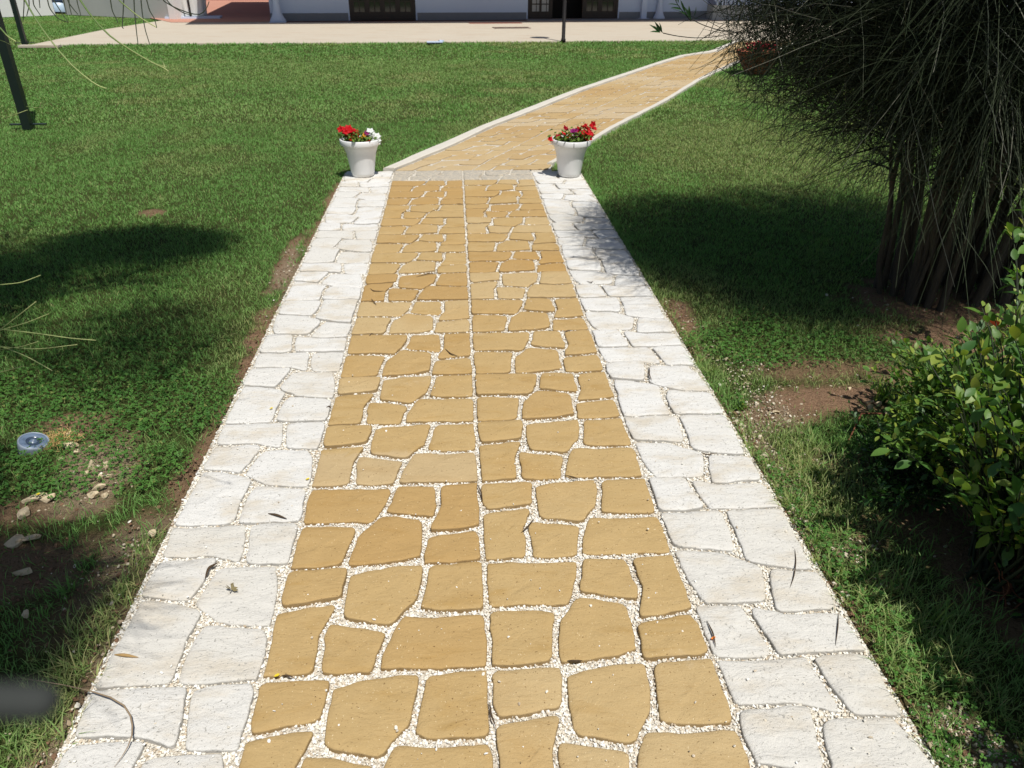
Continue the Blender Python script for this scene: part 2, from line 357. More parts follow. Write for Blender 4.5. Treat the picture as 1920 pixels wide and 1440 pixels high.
def cell(mb, quad, flip=False, rot=0, near=True, attr=None, grow=.0015):
    "quad: (x0,y0) near-left, near-right, far-right, far-left ; slab coords u right, v far"
    q = np.array(quad); ca = rng.random()**1.3
    for s in ST:
        P = []
        for u, v in s:
            if flip: u, v = 1-u, 1-v
            if rot == 1: u, v = v, 1-u      # slab turned a quarter clockwise
            if rot == -1: u, v = 1-v, u
            P.append(q[0]*(1-u)*(1-v)+q[1]*u*(1-v)+q[2]*u*v+q[3]*(1-u)*v)
        a = float(np.clip(ca+rng.normal(0, .10), 0, 1)) if attr is None else attr
        stone(mb, P, near, attr=a, grow=grow)
path = empty('path'); tag(path, kind='structure')
# orientation of the slabs row by row, P plain / Q turned half round
LEFT = 'PPPQPPQQPQQQPQQP'; RIGHT = 'PPQPPQQQPQQPPQQP'
yel = MB(); gry = MB()
for i in range(len(rowY)-1):
    y0, y1 = rowY[i], rowY[i+1]; near = y0 < 6.0; t = gry if i == len(rowY)-2 else yel
    cell(t, [(XL, y0), (XC, y0), (XC, y1), (XL, y1)], LEFT[i] == 'Q', near=near)
    cell(t, [(XC, y0), (XR, y0), (XR, y1), (XC, y1)], RIGHT[i] == 'Q', near=near)
# white borders: slabs laid lengthways
wht = MB()
lb = [G(450, p)[1] for p in (1278, 981, 793, 661.5, 565, 495, 434, 390, 352, 323)]; lb = [lb[0]-.61]+lb
rb = [G(1300, p)[1] for p in (1238, 957, 776, 646, 553, 482, 428, 386, 352, 320)]; rb = [rb[0]-.61]+rb
for i in range(len(lb)-1):
    y0, y1 = lb[i], lb[i+1]
    cell(wht, [(XLo, y0), (XL, y0), (XL, y1), (XLo, y1)], rot=(1, 1, 1, 1, -1, 1, 1, -1, 1, -1)[i], grow=.0045)
for i in range(len(rb)-1):
    y0, y1 = rb[i], rb[i+1]
    cell(wht, [(XR, y0), (XRo, y0), (XRo, y1), (XR, y1)], rot=(1, -1, -1, 1, -1, -1, 1, -1, 1, -1)[i], grow=.0045)

# the path beyond the pots, bending to the right
def pl(pts): return np.array([G(*p) for p in pts])
KLo = pl([(711,319),(812,272),(925,227),(985,202),(1075,169),(1150,146),(1217,122),(1277,103),(1337,95.5),(1360,84),(1382,75)])
KLi = pl([(741,319),(831,281),(925,237),(1000,208),(1094,170),(1225,124.5),(1285,105.5),(1345,97.5),(1367,85.5),(1388,76)])
KRi = pl([(1026,309),(1131,247.5),(1184,219),(1244,189),(1307,150),(1337,135),(1371,120),(1410,106),(1450,97),(1475,87),(1495,77)])
KRo = pl([(1040,309),(1146,247.5),(1199,219),(1255,190),(1317,151),(1345,137),(1378,123),(1416,108),(1456,98.5),(1481,88),(1500,78)])
KLo = KLi*.28+np.stack([np.interp(KLi[:, 1], KLo[:, 1], KLo[:, 0]), KLi[:, 1]], 1)*.72; KRo = KRi*.3+np.stack([np.interp(KRi[:, 1], KRo[:, 1], KRo[:, 0]), KRi[:, 1]], 1)*.7
def xat(P, y): return np.interp(y, P[:, 1], P[:, 0])
YF = KLi[-1, 1]
y = YEND; k = 0
patt = 'PQQPPQPQQPPQQPQPPQPQPQPQPQPQPQPQ'; pal = {5: (.9, .2), 6: (.2, .9), 7: (.8, .9), 0: (.6, .3), 12: (.2, .9), 14: (.9, .2), 13: (.5, .8), 18: (.6, .6)}
far = MB(); farp = []
while y < YF-.2:
    y1 = y+.4; l0, l1 = xat(KLi, y)+.01, xat(KLi, y1)+.01; r0, r1 = xat(KRi, y), xat(KRi, y1)
    if k == 0: l0 = XL; r0 = .80
    c0, c1 = (l0+r0)/2, (l1+r1)/2
    if y > 17: r0, r1, c0, c1 = r0, r1, (l0+r0)/2, (l1+r1)/2
    n0 = far.n
    cell(far, [(l0, y), (c0, y), (c1, y1), (l1, y1)], patt[k % 32] == 'Q', near=False)
    n1 = far.n
    cell(far, [(c0, y), (r0, y), (r1, y1), (c1, y1)], patt[(k+3) % 32] == 'Q', near=False)
    p = pal.get(k, (.25, .3)); farp += [p[0]]*(n1-n0)+[p[1]]*(far.n-n1)
    y = y1; k += 1
def paving(mb, name, mat, pale=None):
    me = mb.me(name, True); n = mb.n
    me.attributes.new('pale', 'FLOAT', 'POINT').data.foreach_set('value', np.asarray(pale if pale is not None else np.zeros(n), np.float32))
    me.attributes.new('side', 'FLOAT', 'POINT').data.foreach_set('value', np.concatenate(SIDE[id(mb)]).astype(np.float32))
    return obj(name, me, mat, path)
palen = np.zeros(yel.n); yv = np.concatenate(yel.V)
palen[(yv[:, 1] > rowY[4]) & (yv[:, 1] < (rowY[4]+rowY[5])/2) & (yv[:, 0] < XC)] = .45
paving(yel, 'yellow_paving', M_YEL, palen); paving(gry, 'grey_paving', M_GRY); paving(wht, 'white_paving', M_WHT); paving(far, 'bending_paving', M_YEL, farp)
# bed of pale grit under the joints
bed = MB()
def strip(mb, A, B, z, a=0.):
    n = len(A); V = [(x, y, z) for x, y in A]+[(x, y, z) for x, y in B]
    mb.add(V, [[i, n+i, n+i+1, i+1] for i in range(n-1)], a=a)
ys = np.linspace(-.2, YEND, 12)
strip(bed, [(XLo-.012, v) for v in ys], [(XRo+.012, v) for v in ys], -.0138)
ys = np.linspace(YEND-.35, YF+.3, 60)
strip(bed, [(min(xat(KLi, v), 99), v) for v in ys], [(xat(KRi, v)+.02, v) for v in ys], -.0065)
bed.build('joint_bed', M_SND, path)
# raised white kerbs of the bend
def kerb(Pi, Po, seg):
    mb = MB(); yy = np.linspace(max(Pi[0, 1], Po[0, 1]), min(Pi[-1, 1], Po[-1, 1]), seg)
    a = np.array([(xat(Pi, v), v) for v in yy]); b = np.array([(xat(Po, v), v) for v in yy]); n = seg
    h = .022+.006*(vnoise(yy, yy, 1.3)-.5)
    wob = (vnoise(yy*3, yy, 2.2, 8)-.5)*.018
    a[:, 0] += wob; b[:, 0] += wob*.6
    m1 = a*.9+b*.1; m2 = b*.9+a*.1
    R = [np.c_[a, -.03+0*h], np.c_[a, h-.006], np.c_[m1, h], np.c_[m2, h], np.c_[b, h-.006], np.c_[b, -.03+0*h]]
    V = np.concatenate(R); Q = []
    for k in range(5):
        for i in range(n-1): Q.append([k*n+i, (k+1)*n+i, (k+1)*n+i+1, k*n+i+1])
    V0 = [r[0] for r in R]; 
    mb.add(V, Q); mb.add(V0, [[0, 1, 2, 3], [0, 3, 4, 5]])
    return mb
kerb(KLi, KLo, 160).build('kerb', M_KRB, path); kerb(KRi, KRo, 160).build('kerb', M_KRB, path)

# gravel chips in the joints
def joint_points(x0, x1, y0, y1, res, prob):
    nx, ny = int((x1-x0)/res), int((y1-y0)/res)
    occ = np.zeros((nx, ny), bool)
    for r in rings:
        a, b = r.min(0), r.max(0)
        if b[0] < x0 or a[0] > x1 or b[1] < y0 or a[1] > y1: continue
        i0, i1 = max(0, int((a[0]-x0)/res)), min(nx, int((b[0]-x0)/res)+2); j0, j1 = max(0, int((a[1]-y0)/res)), min(ny, int((b[1]-y0)/res)+2)
        gx, gy = np.meshgrid(x0+(np.arange(i0, i1)+.5)*res, y0+(np.arange(j0, j1)+.5)*res, indexing='ij')
        occ[i0:i1, j0:j1] |= inpoly(gx, gy, r)
    gi, gj = np.where(~occ); k = rng.random(len(gi)) < prob; gi, gj = gi[k], gj[k]
    return x0+(gi+rng.random(len(gi)))*res, y0+(gj+rng.random(len(gj)))*res
t = (1+5**.5)/2
ICO = np.array([(-1,t,0),(1,t,0),(-1,-t,0),(1,-t,0),(0,-1,t),(0,1,t),(0,-1,-t),(0,1,-t),(t,0,-1),(t,0,1),(-t,0,-1),(-t,0,1)])/1.902
ICF = np.array([(0,11,5),(0,5,1),(0,1,7),(0,7,10),(0,10,11),(1,5,9),(5,11,4),(11,10,2),(10,7,6),(7,1,8),(3,9,4),(3,4,2),(3,2,6),(3,6,8),(3,8,9),(4,9,5),(2,4,11),(6,2,10),(8,6,7),(9,8,1)])
def chips(x, y, z, s, name, mat, flatz=.7):
    N = len(x); R = rots(rng.random(N)*6.28, rng.normal(0, .5, N), rng.normal(0, .5, N))
    sc = s[:, None]*np.stack([rng.uniform(.7, 1.35, N), rng.uniform(.6, 1.1, N), rng.uniform(.4, flatz, N)], 1)
    V, Fc = scatter(ICO, ICF, np.stack([x, y, z], 1), R, sc)
    V = V+rng.normal(0, 1, V.shape)*np.repeat(s, 12)[:, None]*.13
    return mesh_np(name, V, Fc, {'var': np.repeat(rng.random(N), 12)})
gx1, gy1 = joint_points(XLo-.01, XRo+.01, .7, 2.6, .0035, .33)
gx2, gy2 = joint_points(XLo-.01, XRo+.01, 2.6, 6.6, .005, .22)
gx = np.r_[gx1, gx2]; gy = np.r_[gy1, gy2]; s = np.r_[rng.uniform(.0022, .0052, len(gx1)), rng.uniform(.0032, .0062, len(gx2))]
o = obj('joint_gravel', chips(gx, gy, -.0125+rng.random(len(gx))*.0050, s, 'joint_gravel', M_CHP), M_CHP)
tag(o, 'cream gravel chips filling the joints between the paving stones', 'gravel', kind='stuff')

# ------------------------------------------------------------------ ground
TERR = gpoly([(44, 88), (90, 86.5), (150, 84), (280, 83), (700, 81), (1060, 78.5), (1300, 77), (1400, 76)])
ang = math.atan2(TERR[-1][1]-TERR[3][1], TERR[-1][0]-TERR[3][0]); ux, uy = math.cos(ang), math.sin(ang)
TERR = TERR+[(TERR[-1][0]+ux*30, TERR[-1][1]+uy*30), (TERR[-1][0]+ux*30, 60), (-8.0, 60), G(318, 37), G(200, 55.5)]
def ell(x, y, px, py, rx, ry, rot=0):
    cx, cy = G(px, py); dx, dy = x-cx, y-cy; c, s_ = math.cos(rot), math.sin(rot)
    return 1-np.sqrt(((dx*c+dy*s_)/rx)**2+((-dx*s_+dy*c)/ry)**2)
sm = lambda v, a, b: np.clip((v-a)/(b-a), 0, 1)
BARE = [  # px, py, rx, ry, rot, strength
 (545, 480, .07, .55, 0, 1), (485, 640, .07, .30, .1, 1), (385, 835, .06, .22, 0, .9), (345, 905, .06, .2, 0, .8), (140, 800, .17, .10, 0, 1), (190, 870, .13, .24, .3, 1), (90, 950, .26, .09, .1, .8),
 (255, 1010, .10, .30, -.3, .75), (150, 1150, .20, .12, 0, .4), (30, 1050, .25, .18, 0, .75), (240, 1290, .10, .16, -.3, .9), (150, 1380, .08, .14, 0, .35), (287, 396, .09, .10, 0, .8),
 (1262, 585, .11, .22, -.1, 1), (1300, 640, .04, .2, 0, .9), (1560, 745, .40, .14, .05, 1), (1450, 775, .22, .14, 0, .9), (1800, 640, .38, .26, 0, 1), (1700, 700, .25, .14, 0, .75), (1520, 690, .28, .12, 0, .7),
 (1395, 800, .07, .16, .1, .8), (1440, 850, .05, .22, .1, .6), (1500, 990, .035, .22, .1, .45), (1640, 1000, .14, .10, 0, .4), (1590, 1030, .05, .06, 0, .9), (1830, 1400, .12, .12, 0, .8), (1660, 1080, .08, .05, 0, .55),
 (1860, 930, .45, .35, 0, .8), (1780, 560, .55, .4, 0, .9), (1620, 860, .25, .1, 0, .5), (1880, 1080, .2, .3, 0, .8)]
def bareness(x, y):
    b = np.zeros(np.shape(x)); n = fbm(x, y, 7, 11)-.5
    for px, py, rx, ry, r, st in BARE: b = np.maximum(b, st*sm(ell(x, y, px, py, rx, ry, r)+n*1.1, -.15, .35))
    # worn seam along the left border
    ed = XLo-x; wdt = .035+.10*sm(fbm(y, y*0+1, 2.2, 5), .45, .75)
    b = np.maximum(b, np.where((y < 6.4) & (ed > -.02), .9*sm(wdt-ed+n*.06, -.02, .02), 0))
    ed = x-XRo; wdt = .02+.05*sm(fbm(y, y*0+4, 2.2, 6), .45, .75)
    b = np.maximum(b, np.where((y < 3.6) & (ed > -.02), .8*sm(wdt-ed+n*.05, -.02, .02), 0))
    return np.clip(b, 0, 1)
def stonyness(x, y):
    s_ = np.zeros(np.shape(x))
    for px, py, rx, ry in ((1440, 830, .25, .35), (1480, 950, .12, .4), (240, 1280, .25, .35), (250, 1050, .2, .3), (180, 880, .2, .3), (1600, 1030, .1, .1), (1830, 1400, .15, .15), (90, 1380, .2, .2), (540, 500, .1, .6), (1390, 700, .12, .5)):
        s_ = np.maximum(s_, sm(ell(x, y, px, py, rx, ry)+(fbm(x, y, 9, 2)-.5), -.1, .6))
    return s_
def axis(lo, hi, d, far_lo, far_hi, g=1.22):
    a = list(np.arange(lo, hi, d)); st = d
    while a[-1] < far_hi: st *= g; a.append(a[-1]+st)
    st = d
    while a[0] > far_lo: st *= g; a.insert(0, a[0]-st)
    return np.array(a)
ax = axis(-3.2, 4.2, .03, -220, 220); ay = axis(.3, 6.5, .03, -160, 320)
gx, gy = np.meshgrid(ax, ay, indexing='ij')
def ground_z(x, y):
    z = -.022+(fbm(x, y, 3, 21)-.5)*.014+(fbm(x, y, 14, 22)-.5)*.012*(y < 8)
    return z+.012*sm(np.abs(x-.06)-1.05, 0, .4)*(1-sm(y, 5.6, 7.2))
gz = ground_z(gx, gy)
gz = np.where((gx > XLo-.02) & (gx < XRo+.02) & (gy < YEND), -.035, gz)
gz = np.where((gy > 6.2) & (gy < YF+1) & (gx > xat(KLo, gy)-.02) & (gx < xat(KRo, gy)+.02), -.035, gz); gz = np.where(inpoly(gx, gy, TERR), -.03, gz)
nx, ny = gx.shape; i, j = np.meshgrid(np.arange(nx-1), np.arange(ny-1), indexing='ij'); q = i*ny+j
V = np.stack([gx, gy, gz], -1).reshape(-1, 3); Q = np.stack([q, q+ny, q+ny+1, q+1], -1).reshape(-1, 4)
o = obj('ground', mesh_np('ground', V, Q, {'bare': bareness(gx, gy), 'stony': stonyness(gx, gy)}, True), M_SOIL); tag(o, kind='structure')
def in_terrace(x, y): return inpoly(x, y, TERR)
def on_path(x, y, m=0.):
    a = (y < YEND+.02) & (x > XLo-m) & (x < XRo+m)
    b = (y >= YEND-.05) & (y < YF+.4) & (x > xat(KLo, y)-m) & (x < xat(KRo, y)+m)
    return a | b
WALLP = gpoly([(-60, 33), (105, 28.5), (330, 35)])
def lawn_pts(y0, y1, dens, margin=.5):
    "random points of lawn inside the view, with a margin round it"
    xa, xb = -(y1+2.2)*.72-1.0, (y1+2.2)*.72+1.2
    N = int((xb-xa)*(y1-y0)*dens); x = rng.uniform(xa, xb, N); y = rng.uniform(y0, y1, N)
    px, py, d = PXv(x, y, 0.03); mpx = margin*F/np.maximum(d, .5)
    k = (px > -mpx) & (px < 1920+mpx) & (py < 1440+mpx*1.2) & ~on_path(x, y, .006)
    x, y = x[k], y[k]; k = ~in_terrace(x, y); return x[k], y[k]
CLOV = [(120, 740, .75, .32, .9), (300, 770, .42, .30, .95), (60, 870, .5, .22, .95), (300, 880, .16, .16, .9), (200, 660, .6, .2, .35), (1390, 640, .40, .30, 1), (1560, 650, .40, .22, .6), (1560, 1040, .16, .26, .8), (1620, 1180, .16, .2, .5), (1450, 890, .1, .2, .5), (1390, 755, .03, .05, 1), (1760, 1340, .18, .2, .6)]
def clov(x, y):
    c_ = np.zeros(np.shape(x)); n = fbm(x, y, 6, 31)-.5
    for px, py, rx, ry, st in CLOV: c_ = np.maximum(c_, st*sm(ell(x, y, px, py, rx, ry)+n, -.05, .35))
    return c_
def dryness(x, y):
    # worn, straw coloured turf: patches and the rough verge by the path
    d = .75*sm(fbm(x, y, .55, 41)+.5*(vnoise(x, y, 2.2, 42)-.5), .50, .78)
    for px, py, rx, ry, st in ((1400, 270, 1.5, 1.9, .7), (640, 130, 4, 2.2, .35), (430, 210, 2, 1.0, .3), (1540, 690, .5, .3, .9), (1480, 900, .35, .5, .8), (250, 1200, .25, .5, .9), (1640, 1160, .4, .5, .6), (450, 640, .15, .5, .7), (420, 560, .3, .4, .3)):
        d = np.maximum(d, st*sm(ell(x, y, px, py, rx, ry)+(fbm(x, y, 4, 43)-.5), -.2, .5))
    return np.clip(d, 0, 1)
BV, BF3, BF4, BA, BD, BT = [], [], [], [], [], []; nb = 0
def blades(x, y, h, wd, lean, z0=-.02, flat_=0.):
    global nb
    N = len(x)
    if not N: return
    az = rng.random(N)*6.283; dx, dy = np.cos(az), np.sin(az); fa = az+rng.normal(0, .6, N)+1.57; wx, wy = np.cos(fa)*wd/2, np.sin(fa)*wd/2
    ln = lean*h; hz = h*np.sqrt(np.clip(1-(lean*.8)**2, .05, 1))
    b = np.stack([x, y, ground_z(x, y)-.004], 1)
    m_ = b+np.stack([dx*ln*.35, dy*ln*.35, hz*.6], 1); t_ = b+np.stack([dx*ln, dy*ln, hz*.96], 1); wv = np.stack([wx, wy, 0*wx], 1)
    V = np.stack([b-wv, b+wv, m_+wv*.85, m_-wv*.85, t_], 1).reshape(-1, 3); o_ = nb+np.arange(N)[:, None]*5
    BV.append(V); BF4.append(o_+np.array([[0, 1, 2, 3]])); BF3.append(o_+np.array([[3, 2, 4]])); nb += 5*N
    v = np.clip(.5*rng.random(N)+.7*fbm(x, y, 1.1, 51)-.1, 0, 1); BA.append(np.repeat(v, 5))
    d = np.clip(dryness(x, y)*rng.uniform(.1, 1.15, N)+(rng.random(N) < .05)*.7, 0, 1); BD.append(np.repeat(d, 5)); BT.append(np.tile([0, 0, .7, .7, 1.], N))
def keep(x, y, base=1.):
    b = bareness(x, y); c_ = clov(x, y); p = base*(1-b)**1.6*(1-.75*c_); p *= .55+.45*sm(fbm(x, y, 5, 61), .3, .55); k = rng.random(len(x)) < p; return x[k], y[k]
# near, middle, far turf
x, y = keep(*lawn_pts(.6, 2.6, 15000)); blades(x, y, rng.uniform(.020, .052, len(x)), rng.uniform(.0016, .0034, len(x)), rng.uniform(.2, 1.2, len(x)))
x, y = keep(*lawn_pts(2.6, 5, 12500)); blades(x, y, rng.uniform(.016, .040, len(x)), rng.uniform(.0020, .0038, len(x)), rng.uniform(.3, 1.15, len(x)))
x, y = keep(*lawn_pts(5, 9, 7500)); blades(x, y, rng.uniform(.016, .036, len(x)), rng.uniform(.003, .0052, len(x)), rng.uniform(.3, 1.1, len(x)))
x, y = keep(*lawn_pts(9, 15, 3000)); blades(x, y, rng.uniform(.018, .038, len(x)), rng.uniform(.0060, .010, len(x)), rng.uniform(.3, 1., len(x)))
x, y = keep(*lawn_pts(15, 27, 1100)); blades(x, y, rng.uniform(.02, .042, len(x)), rng.uniform(.011, .018, len(x)), rng.uniform(.3, 1., len(x)))
# longer tufts hanging over the border edges, and rough tufts
def tufts(cx, cy, n, spread, h0, h1, lean0=.3, lean1=1.3, w=(.002, .0042)):
    cx = np.repeat(cx, n); cy = np.repeat(cy, n); N = len(cx)
    cx = cx+rng.normal(0, spread, N); cy = cy+rng.normal(0, spread, N); k = ~on_path(cx, cy, .004); cx, cy = cx[k], cy[k]; N = len(cx)
    blades(cx, cy, rng.uniform(h0, h1, N), rng.uniform(*w, N), rng.uniform(lean0, lean1, N))
ty = rng.uniform(.9, 3.4, 90); tufts(XRo+.02+rng.random(90)*.05, ty, 14, .012, .03, .08)
ty = rng.uniform(.9, 2.0, 40); tufts(XLo-.03-rng.random(40)*.07, ty, 14, .014, .03, .08)
ty = rng.uniform(2.6, 6.4, 110); k = rng.random(110) < .6; tufts(XLo-.03-rng.random(110)*.06, ty, 7, .014, .02, .05)
ty = rng.uniform(3.4, 6.4, 120); tufts(XRo+.015+rng.random(120)*.04, ty, 9, .02, .025, .055)
for cx, cy, n in ((1680, 1150, 60), (1560, 940, 60), (1780, 1230, 40), (260, 1180, 34), (90, 1400, 30), (1480, 860, 30), (1700, 850, 40)):
    gx_, gy_ = G(cx, cy); tufts(gx_+rng.normal(0, .16, n), gy_+rng.normal(0, .14, n), 12, .012, .035, .095)
# turf along the kerbs and terrace edge
ty = rng.uniform(YEND+.1, 16, 2600); tufts(np.where(rng.random(2600) < .5, xat(KLo, ty)-.02-rng.random(2600)*.04, xat(KRo, ty)+.02+rng.random(2600)*.04), ty, 3, .02, .03, .06, w=(.005, .009))
tx = rng.uniform(-8, 8, 1500); te = np.interp(tx, [p[0] for p in TERR[:8]], [p[1] for p in TERR[:8]]); k = ~on_path(tx, te-.06, .02); tufts(tx[k], te[k]-.03-rng.random(k.sum())*.05, 3, .03, .03, .085, w=(.012, .02))
# sprouts growing in the sparse soil
x, y = lawn_pts(.8, 4.0, 1500); k = bareness(x, y) > .4; k &= rng.random(len(x)) < .9; blades(x[k], y[k], rng.uniform(.012, .035, k.sum()), rng.uniform(.0015, .003, k.sum()), rng.uniform(.4, 1.3, k.sum()))
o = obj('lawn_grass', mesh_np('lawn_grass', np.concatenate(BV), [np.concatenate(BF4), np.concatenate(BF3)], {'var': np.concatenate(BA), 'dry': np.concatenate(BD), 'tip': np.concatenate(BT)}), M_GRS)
tag(o, 'short mown green lawn grass on both sides of the path', 'grass', kind='stuff'); print('blades', nb//5)
# clover: three rounded leaflets on a stalk
def leaflet():
    V = []; 
    for k in range(3):
        a = k*2.094; c_, s_ = math.cos(a), math.sin(a)
        for u, v, z in ((0, 0, 0), (.45, -.42, .10), (.95, -.34, .16), (1.0, 0, .06), (.95, .34, .16), (.45, .42, .10)): V.append((u*c_-v*s_, u*s_+v*c_, z))
    return V, [(6*k, 6*k+1, 6*k+2, 6*k+3) for k in range(3)]+[(6*k, 6*k+3, 6*k+4, 6*k+5) for k in range(3)]
LV, LF = leaflet()
x, y = lawn_pts(.9, 4.2, 9000, .25); k = rng.random(len(x)) < clov(x, y)*.95; x, y = x[k], y[k]; N = len(x)
R = rots(rng.random(N)*6.28, rng.normal(0, .38, N), rng.normal(0, .38, N)); z = -.004+rng.random(N)**.8*.03
V, Fc = scatter(LV, LF, np.stack([x, y, z], 1), R, rng.uniform(.0035, .0085, N))
o = obj('clover_patch', mesh_np('clover_patch', V, Fc, {'var': np.repeat(np.clip(rng.random(N)*.7+fbm(x, y, 3, 3)*.5-.1, 0, 1), 18), 'dry': np.repeat((rng.random(N) < .04)*.8, 18), 'tip': np.ones(N*18)}), M_CLV)
tag(o, 'low dark green clover mats growing through the lawn beside the path', 'clover', kind='stuff')
# pale chips strewn over soil and along the edges
def strew(N, px0, px1, py0, py1, f):
    a = rng.uniform(px0, px1, N); b = 1/rng.uniform(1/(py1+80.), 1/(py0+80.), N)-80
    g = np.array([G(u, v) for u, v in zip(a, b)]); k = f(g[:, 0], g[:, 1]) > rng.random(N); k &= ~on_path(g[:, 0], g[:, 1], -.0)
    return g[k, 0], g[k, 1]
P_ = [strew(42000, 1240, 1920, 480, 1440, lambda x, y: (.10*bareness(x, y))+.75*stonyness(x, y)*(.3+.7*bareness(x, y))), strew(9000, 0, 620, 400, 1440, lambda x, y: .10*bareness(x, y)+.7*stonyness(x, y)*(.25+.75*bareness(x, y)))]
x = np.concatenate([p[0] for p in P_]); y = np.concatenate([p[1] for p in P_])
s = .0025+.005*rng.random(len(x))**3+(rng.random(len(x)) < .02)*.006
o = obj('strewn_gravel', chips(x, y, -.016+s*.3+rng.random(len(x))*.004, s, 'strewn_gravel', M_CHP, .8), M_CHP2); tag(o, 'pale gravel chips strewn over the soil beside the path', 'gravel', kind='stuff')
M_CRB = flat('soil_crumb', (.25, .15, .092), .95, .45, 60, .05)
P_ = [strew(15000, 1240, 1920, 480, 1440, lambda x, y: bareness(x, y)), strew(9000, 0, 620, 400, 1440, lambda x, y: bareness(x, y))]
x = np.concatenate([q[0] for q in P_]); y = np.concatenate([q[1] for q in P_]); s = .002+.006*rng.random(len(x))**2.5
o = obj('soil_crumbs', chips(x, y, -.018+s*.3+rng.random(len(x))*.005, s, 'soil_crumbs', M_CRB, .9), M_CRB); tag(o, 'brown soil crumbs lying on the bare patches beside the path', 'soil', kind='stuff')
# loose chips lying on the stones
x = rng.uniform(XLo+.02, XRo-.02, 260); y = 1/rng.uniform(1/6., 1/.95, 260); s = rng.uniform(.0016, .0048, 260)
o = obj('loose_chips', chips(x, y, .003+s*.4, s, 'loose_chips', M_CHP), M_CHP); tag(o, 'a few tiny gravel chips lying loose on top of the stones', 'gravel', kind='stuff')

# ------------------------------------------------------------------ rocks
def rock(px, py, w_, d_, h_, rz, label, name='rock', mat=M_RCK, group='cream rocks in the bare soil'):
    bm = bmesh.new(); bmesh.ops.create_icosphere(bm, subdivisions=2, radius=1); w_, d_, h_ = w_*.95, d_*.95, h_*1.1; sd_ = rng.random(3)*50
    # cut by a few planes to give faceted stone
    pl_ = [(Vector(rng.normal(0, 1, 3)).normalized(), rng.uniform(.38, .70)) for _ in range(12)]
    for v in bm.verts:
        for n_, d in pl_:
            e = v.co.dot(n_)-d
            if e > 0: v.co -= n_*e
        v.co = Vector((v.co.x*w_/2, v.co.y*d_/2, v.co.z*h_/2))*1.2
    me = bpy.data.meshes.new(name); bm.to_mesh(me); bm.free(); x, y = G(px, py, .0)
    o = obj(name, me, mat, loc=(x, y, -.012+h_*.42)); o.rotation_euler = (rng.normal(0, .12), rng.normal(0, .12), rz); tag(o, label, 'rock', group); return o
for a in [(132, 834, .075, .03, .025, .15, 'flat elongated yellowish rock just right of the round solar light'),
 (145, 848, .04, .03, .03, .4, 'small rough cream rock below the flat yellowish one'),
 (115, 858, .036, .024, .02, .2, 'pale rock half sunk in clover below the solar light'),
 (174, 874, .034, .034, .04, .8, 'tall angular cream rock, upper one in the middle of the bare strip'),
 (199, 876, .032, .034, .035, .3, 'square cream rock at the right edge of the bare strip'),
 (161, 890, .034, .03, .034, .1, 'bright blocky cream rock at the left edge of the bare strip'),
 (189, 895, .024, .024, .028, .6, 'small round cream rock low in the bare strip'),
 (205, 892, .026, .022, .026, .2, 'small cream rock touching the clover at the bare strip right side'),
 (185, 916, .055, .026, .028, .2, 'flat brownish rock, uppermost of the trio below the bare strip'),
 (176, 928, .060, .030, .028, .0, 'yellowish half round rock, lower left of the trio below the bare strip'),
 (197, 926, .022, .036, .02, -.3, 'narrow upright looking rock, right one of the trio below the bare strip'),
 (62, 936, .085, .05, .03, .5, 'large flat grey brown rock beside a yellow petal at the left'),
 (90, 934, .075, .035, .03, .35, 'long tan rock right of the yellow petal at the left'),
 (47, 962, .05, .06, .03, .3, 'bright cream rock at the shade edge on the far left'),
 (30, 1015, .06, .05, .035, .3, 'dull rock in deep shade near the left picture edge'), (62, 1008, .06, .045, .03, .9, 'rounded rock in deep shade under the bright cream rock'),
 (40, 1075, .07, .03, .03, .1, 'long pale rock lying in the dark shade at far left'), (48, 1150, .03, .025, .02, .1, 'small pale rock lowest in the dark shade at far left'),
 (285, 998, .032, .028, .022, .2, 'white pebble sized rock beside the left white border'), (132, 810, .05, .022, .018, .1, 'brownish rock lying beside the straw above the flat yellowish one'), (170, 835, .03, .02, .015, .1, 'tiny white rock at top of the bare strip')]: rock(*a[:6], a[6])
for a in [(1633, 764, .036, .036, .03, .2, 'round yellowish rock, left of the little heap under the grass tuft'), (1648, 759, .03, .03, .03, .7, 'round yellowish rock, middle of the little heap under the grass tuft'),
 (1662, 774, .036, .03, .026, .1, 'tan rock, right of the little heap under the grass tuft'), (1652, 776, .03, .024, .02, .4, 'flat tan rock, lowest of the little heap under the grass tuft'),
 (1628, 753, .06, .02, .02, .1, 'long pale rock, top of the little heap under the grass tuft'), (1594, 727, .02, .016, .014, .2, 'single white pebble at far edge of the brown patch'), (1455, 770, .05, .02, .016, .1, 'orange tan rock at left end of the brown patch')]:
    rock(*a[:6], a[6], group='small rocks at the brown soil patch')
rock(286, 1361, .034, .018, .014, .7, 'white pebble resting on the lowest left white paving stone', group='pebbles on the paving')
rock(1007, 666, .022, .014, .006, 0, 'flat white pebble lying on a yellow stone mid path', mat=M_CHP, group='pebbles on the paving')

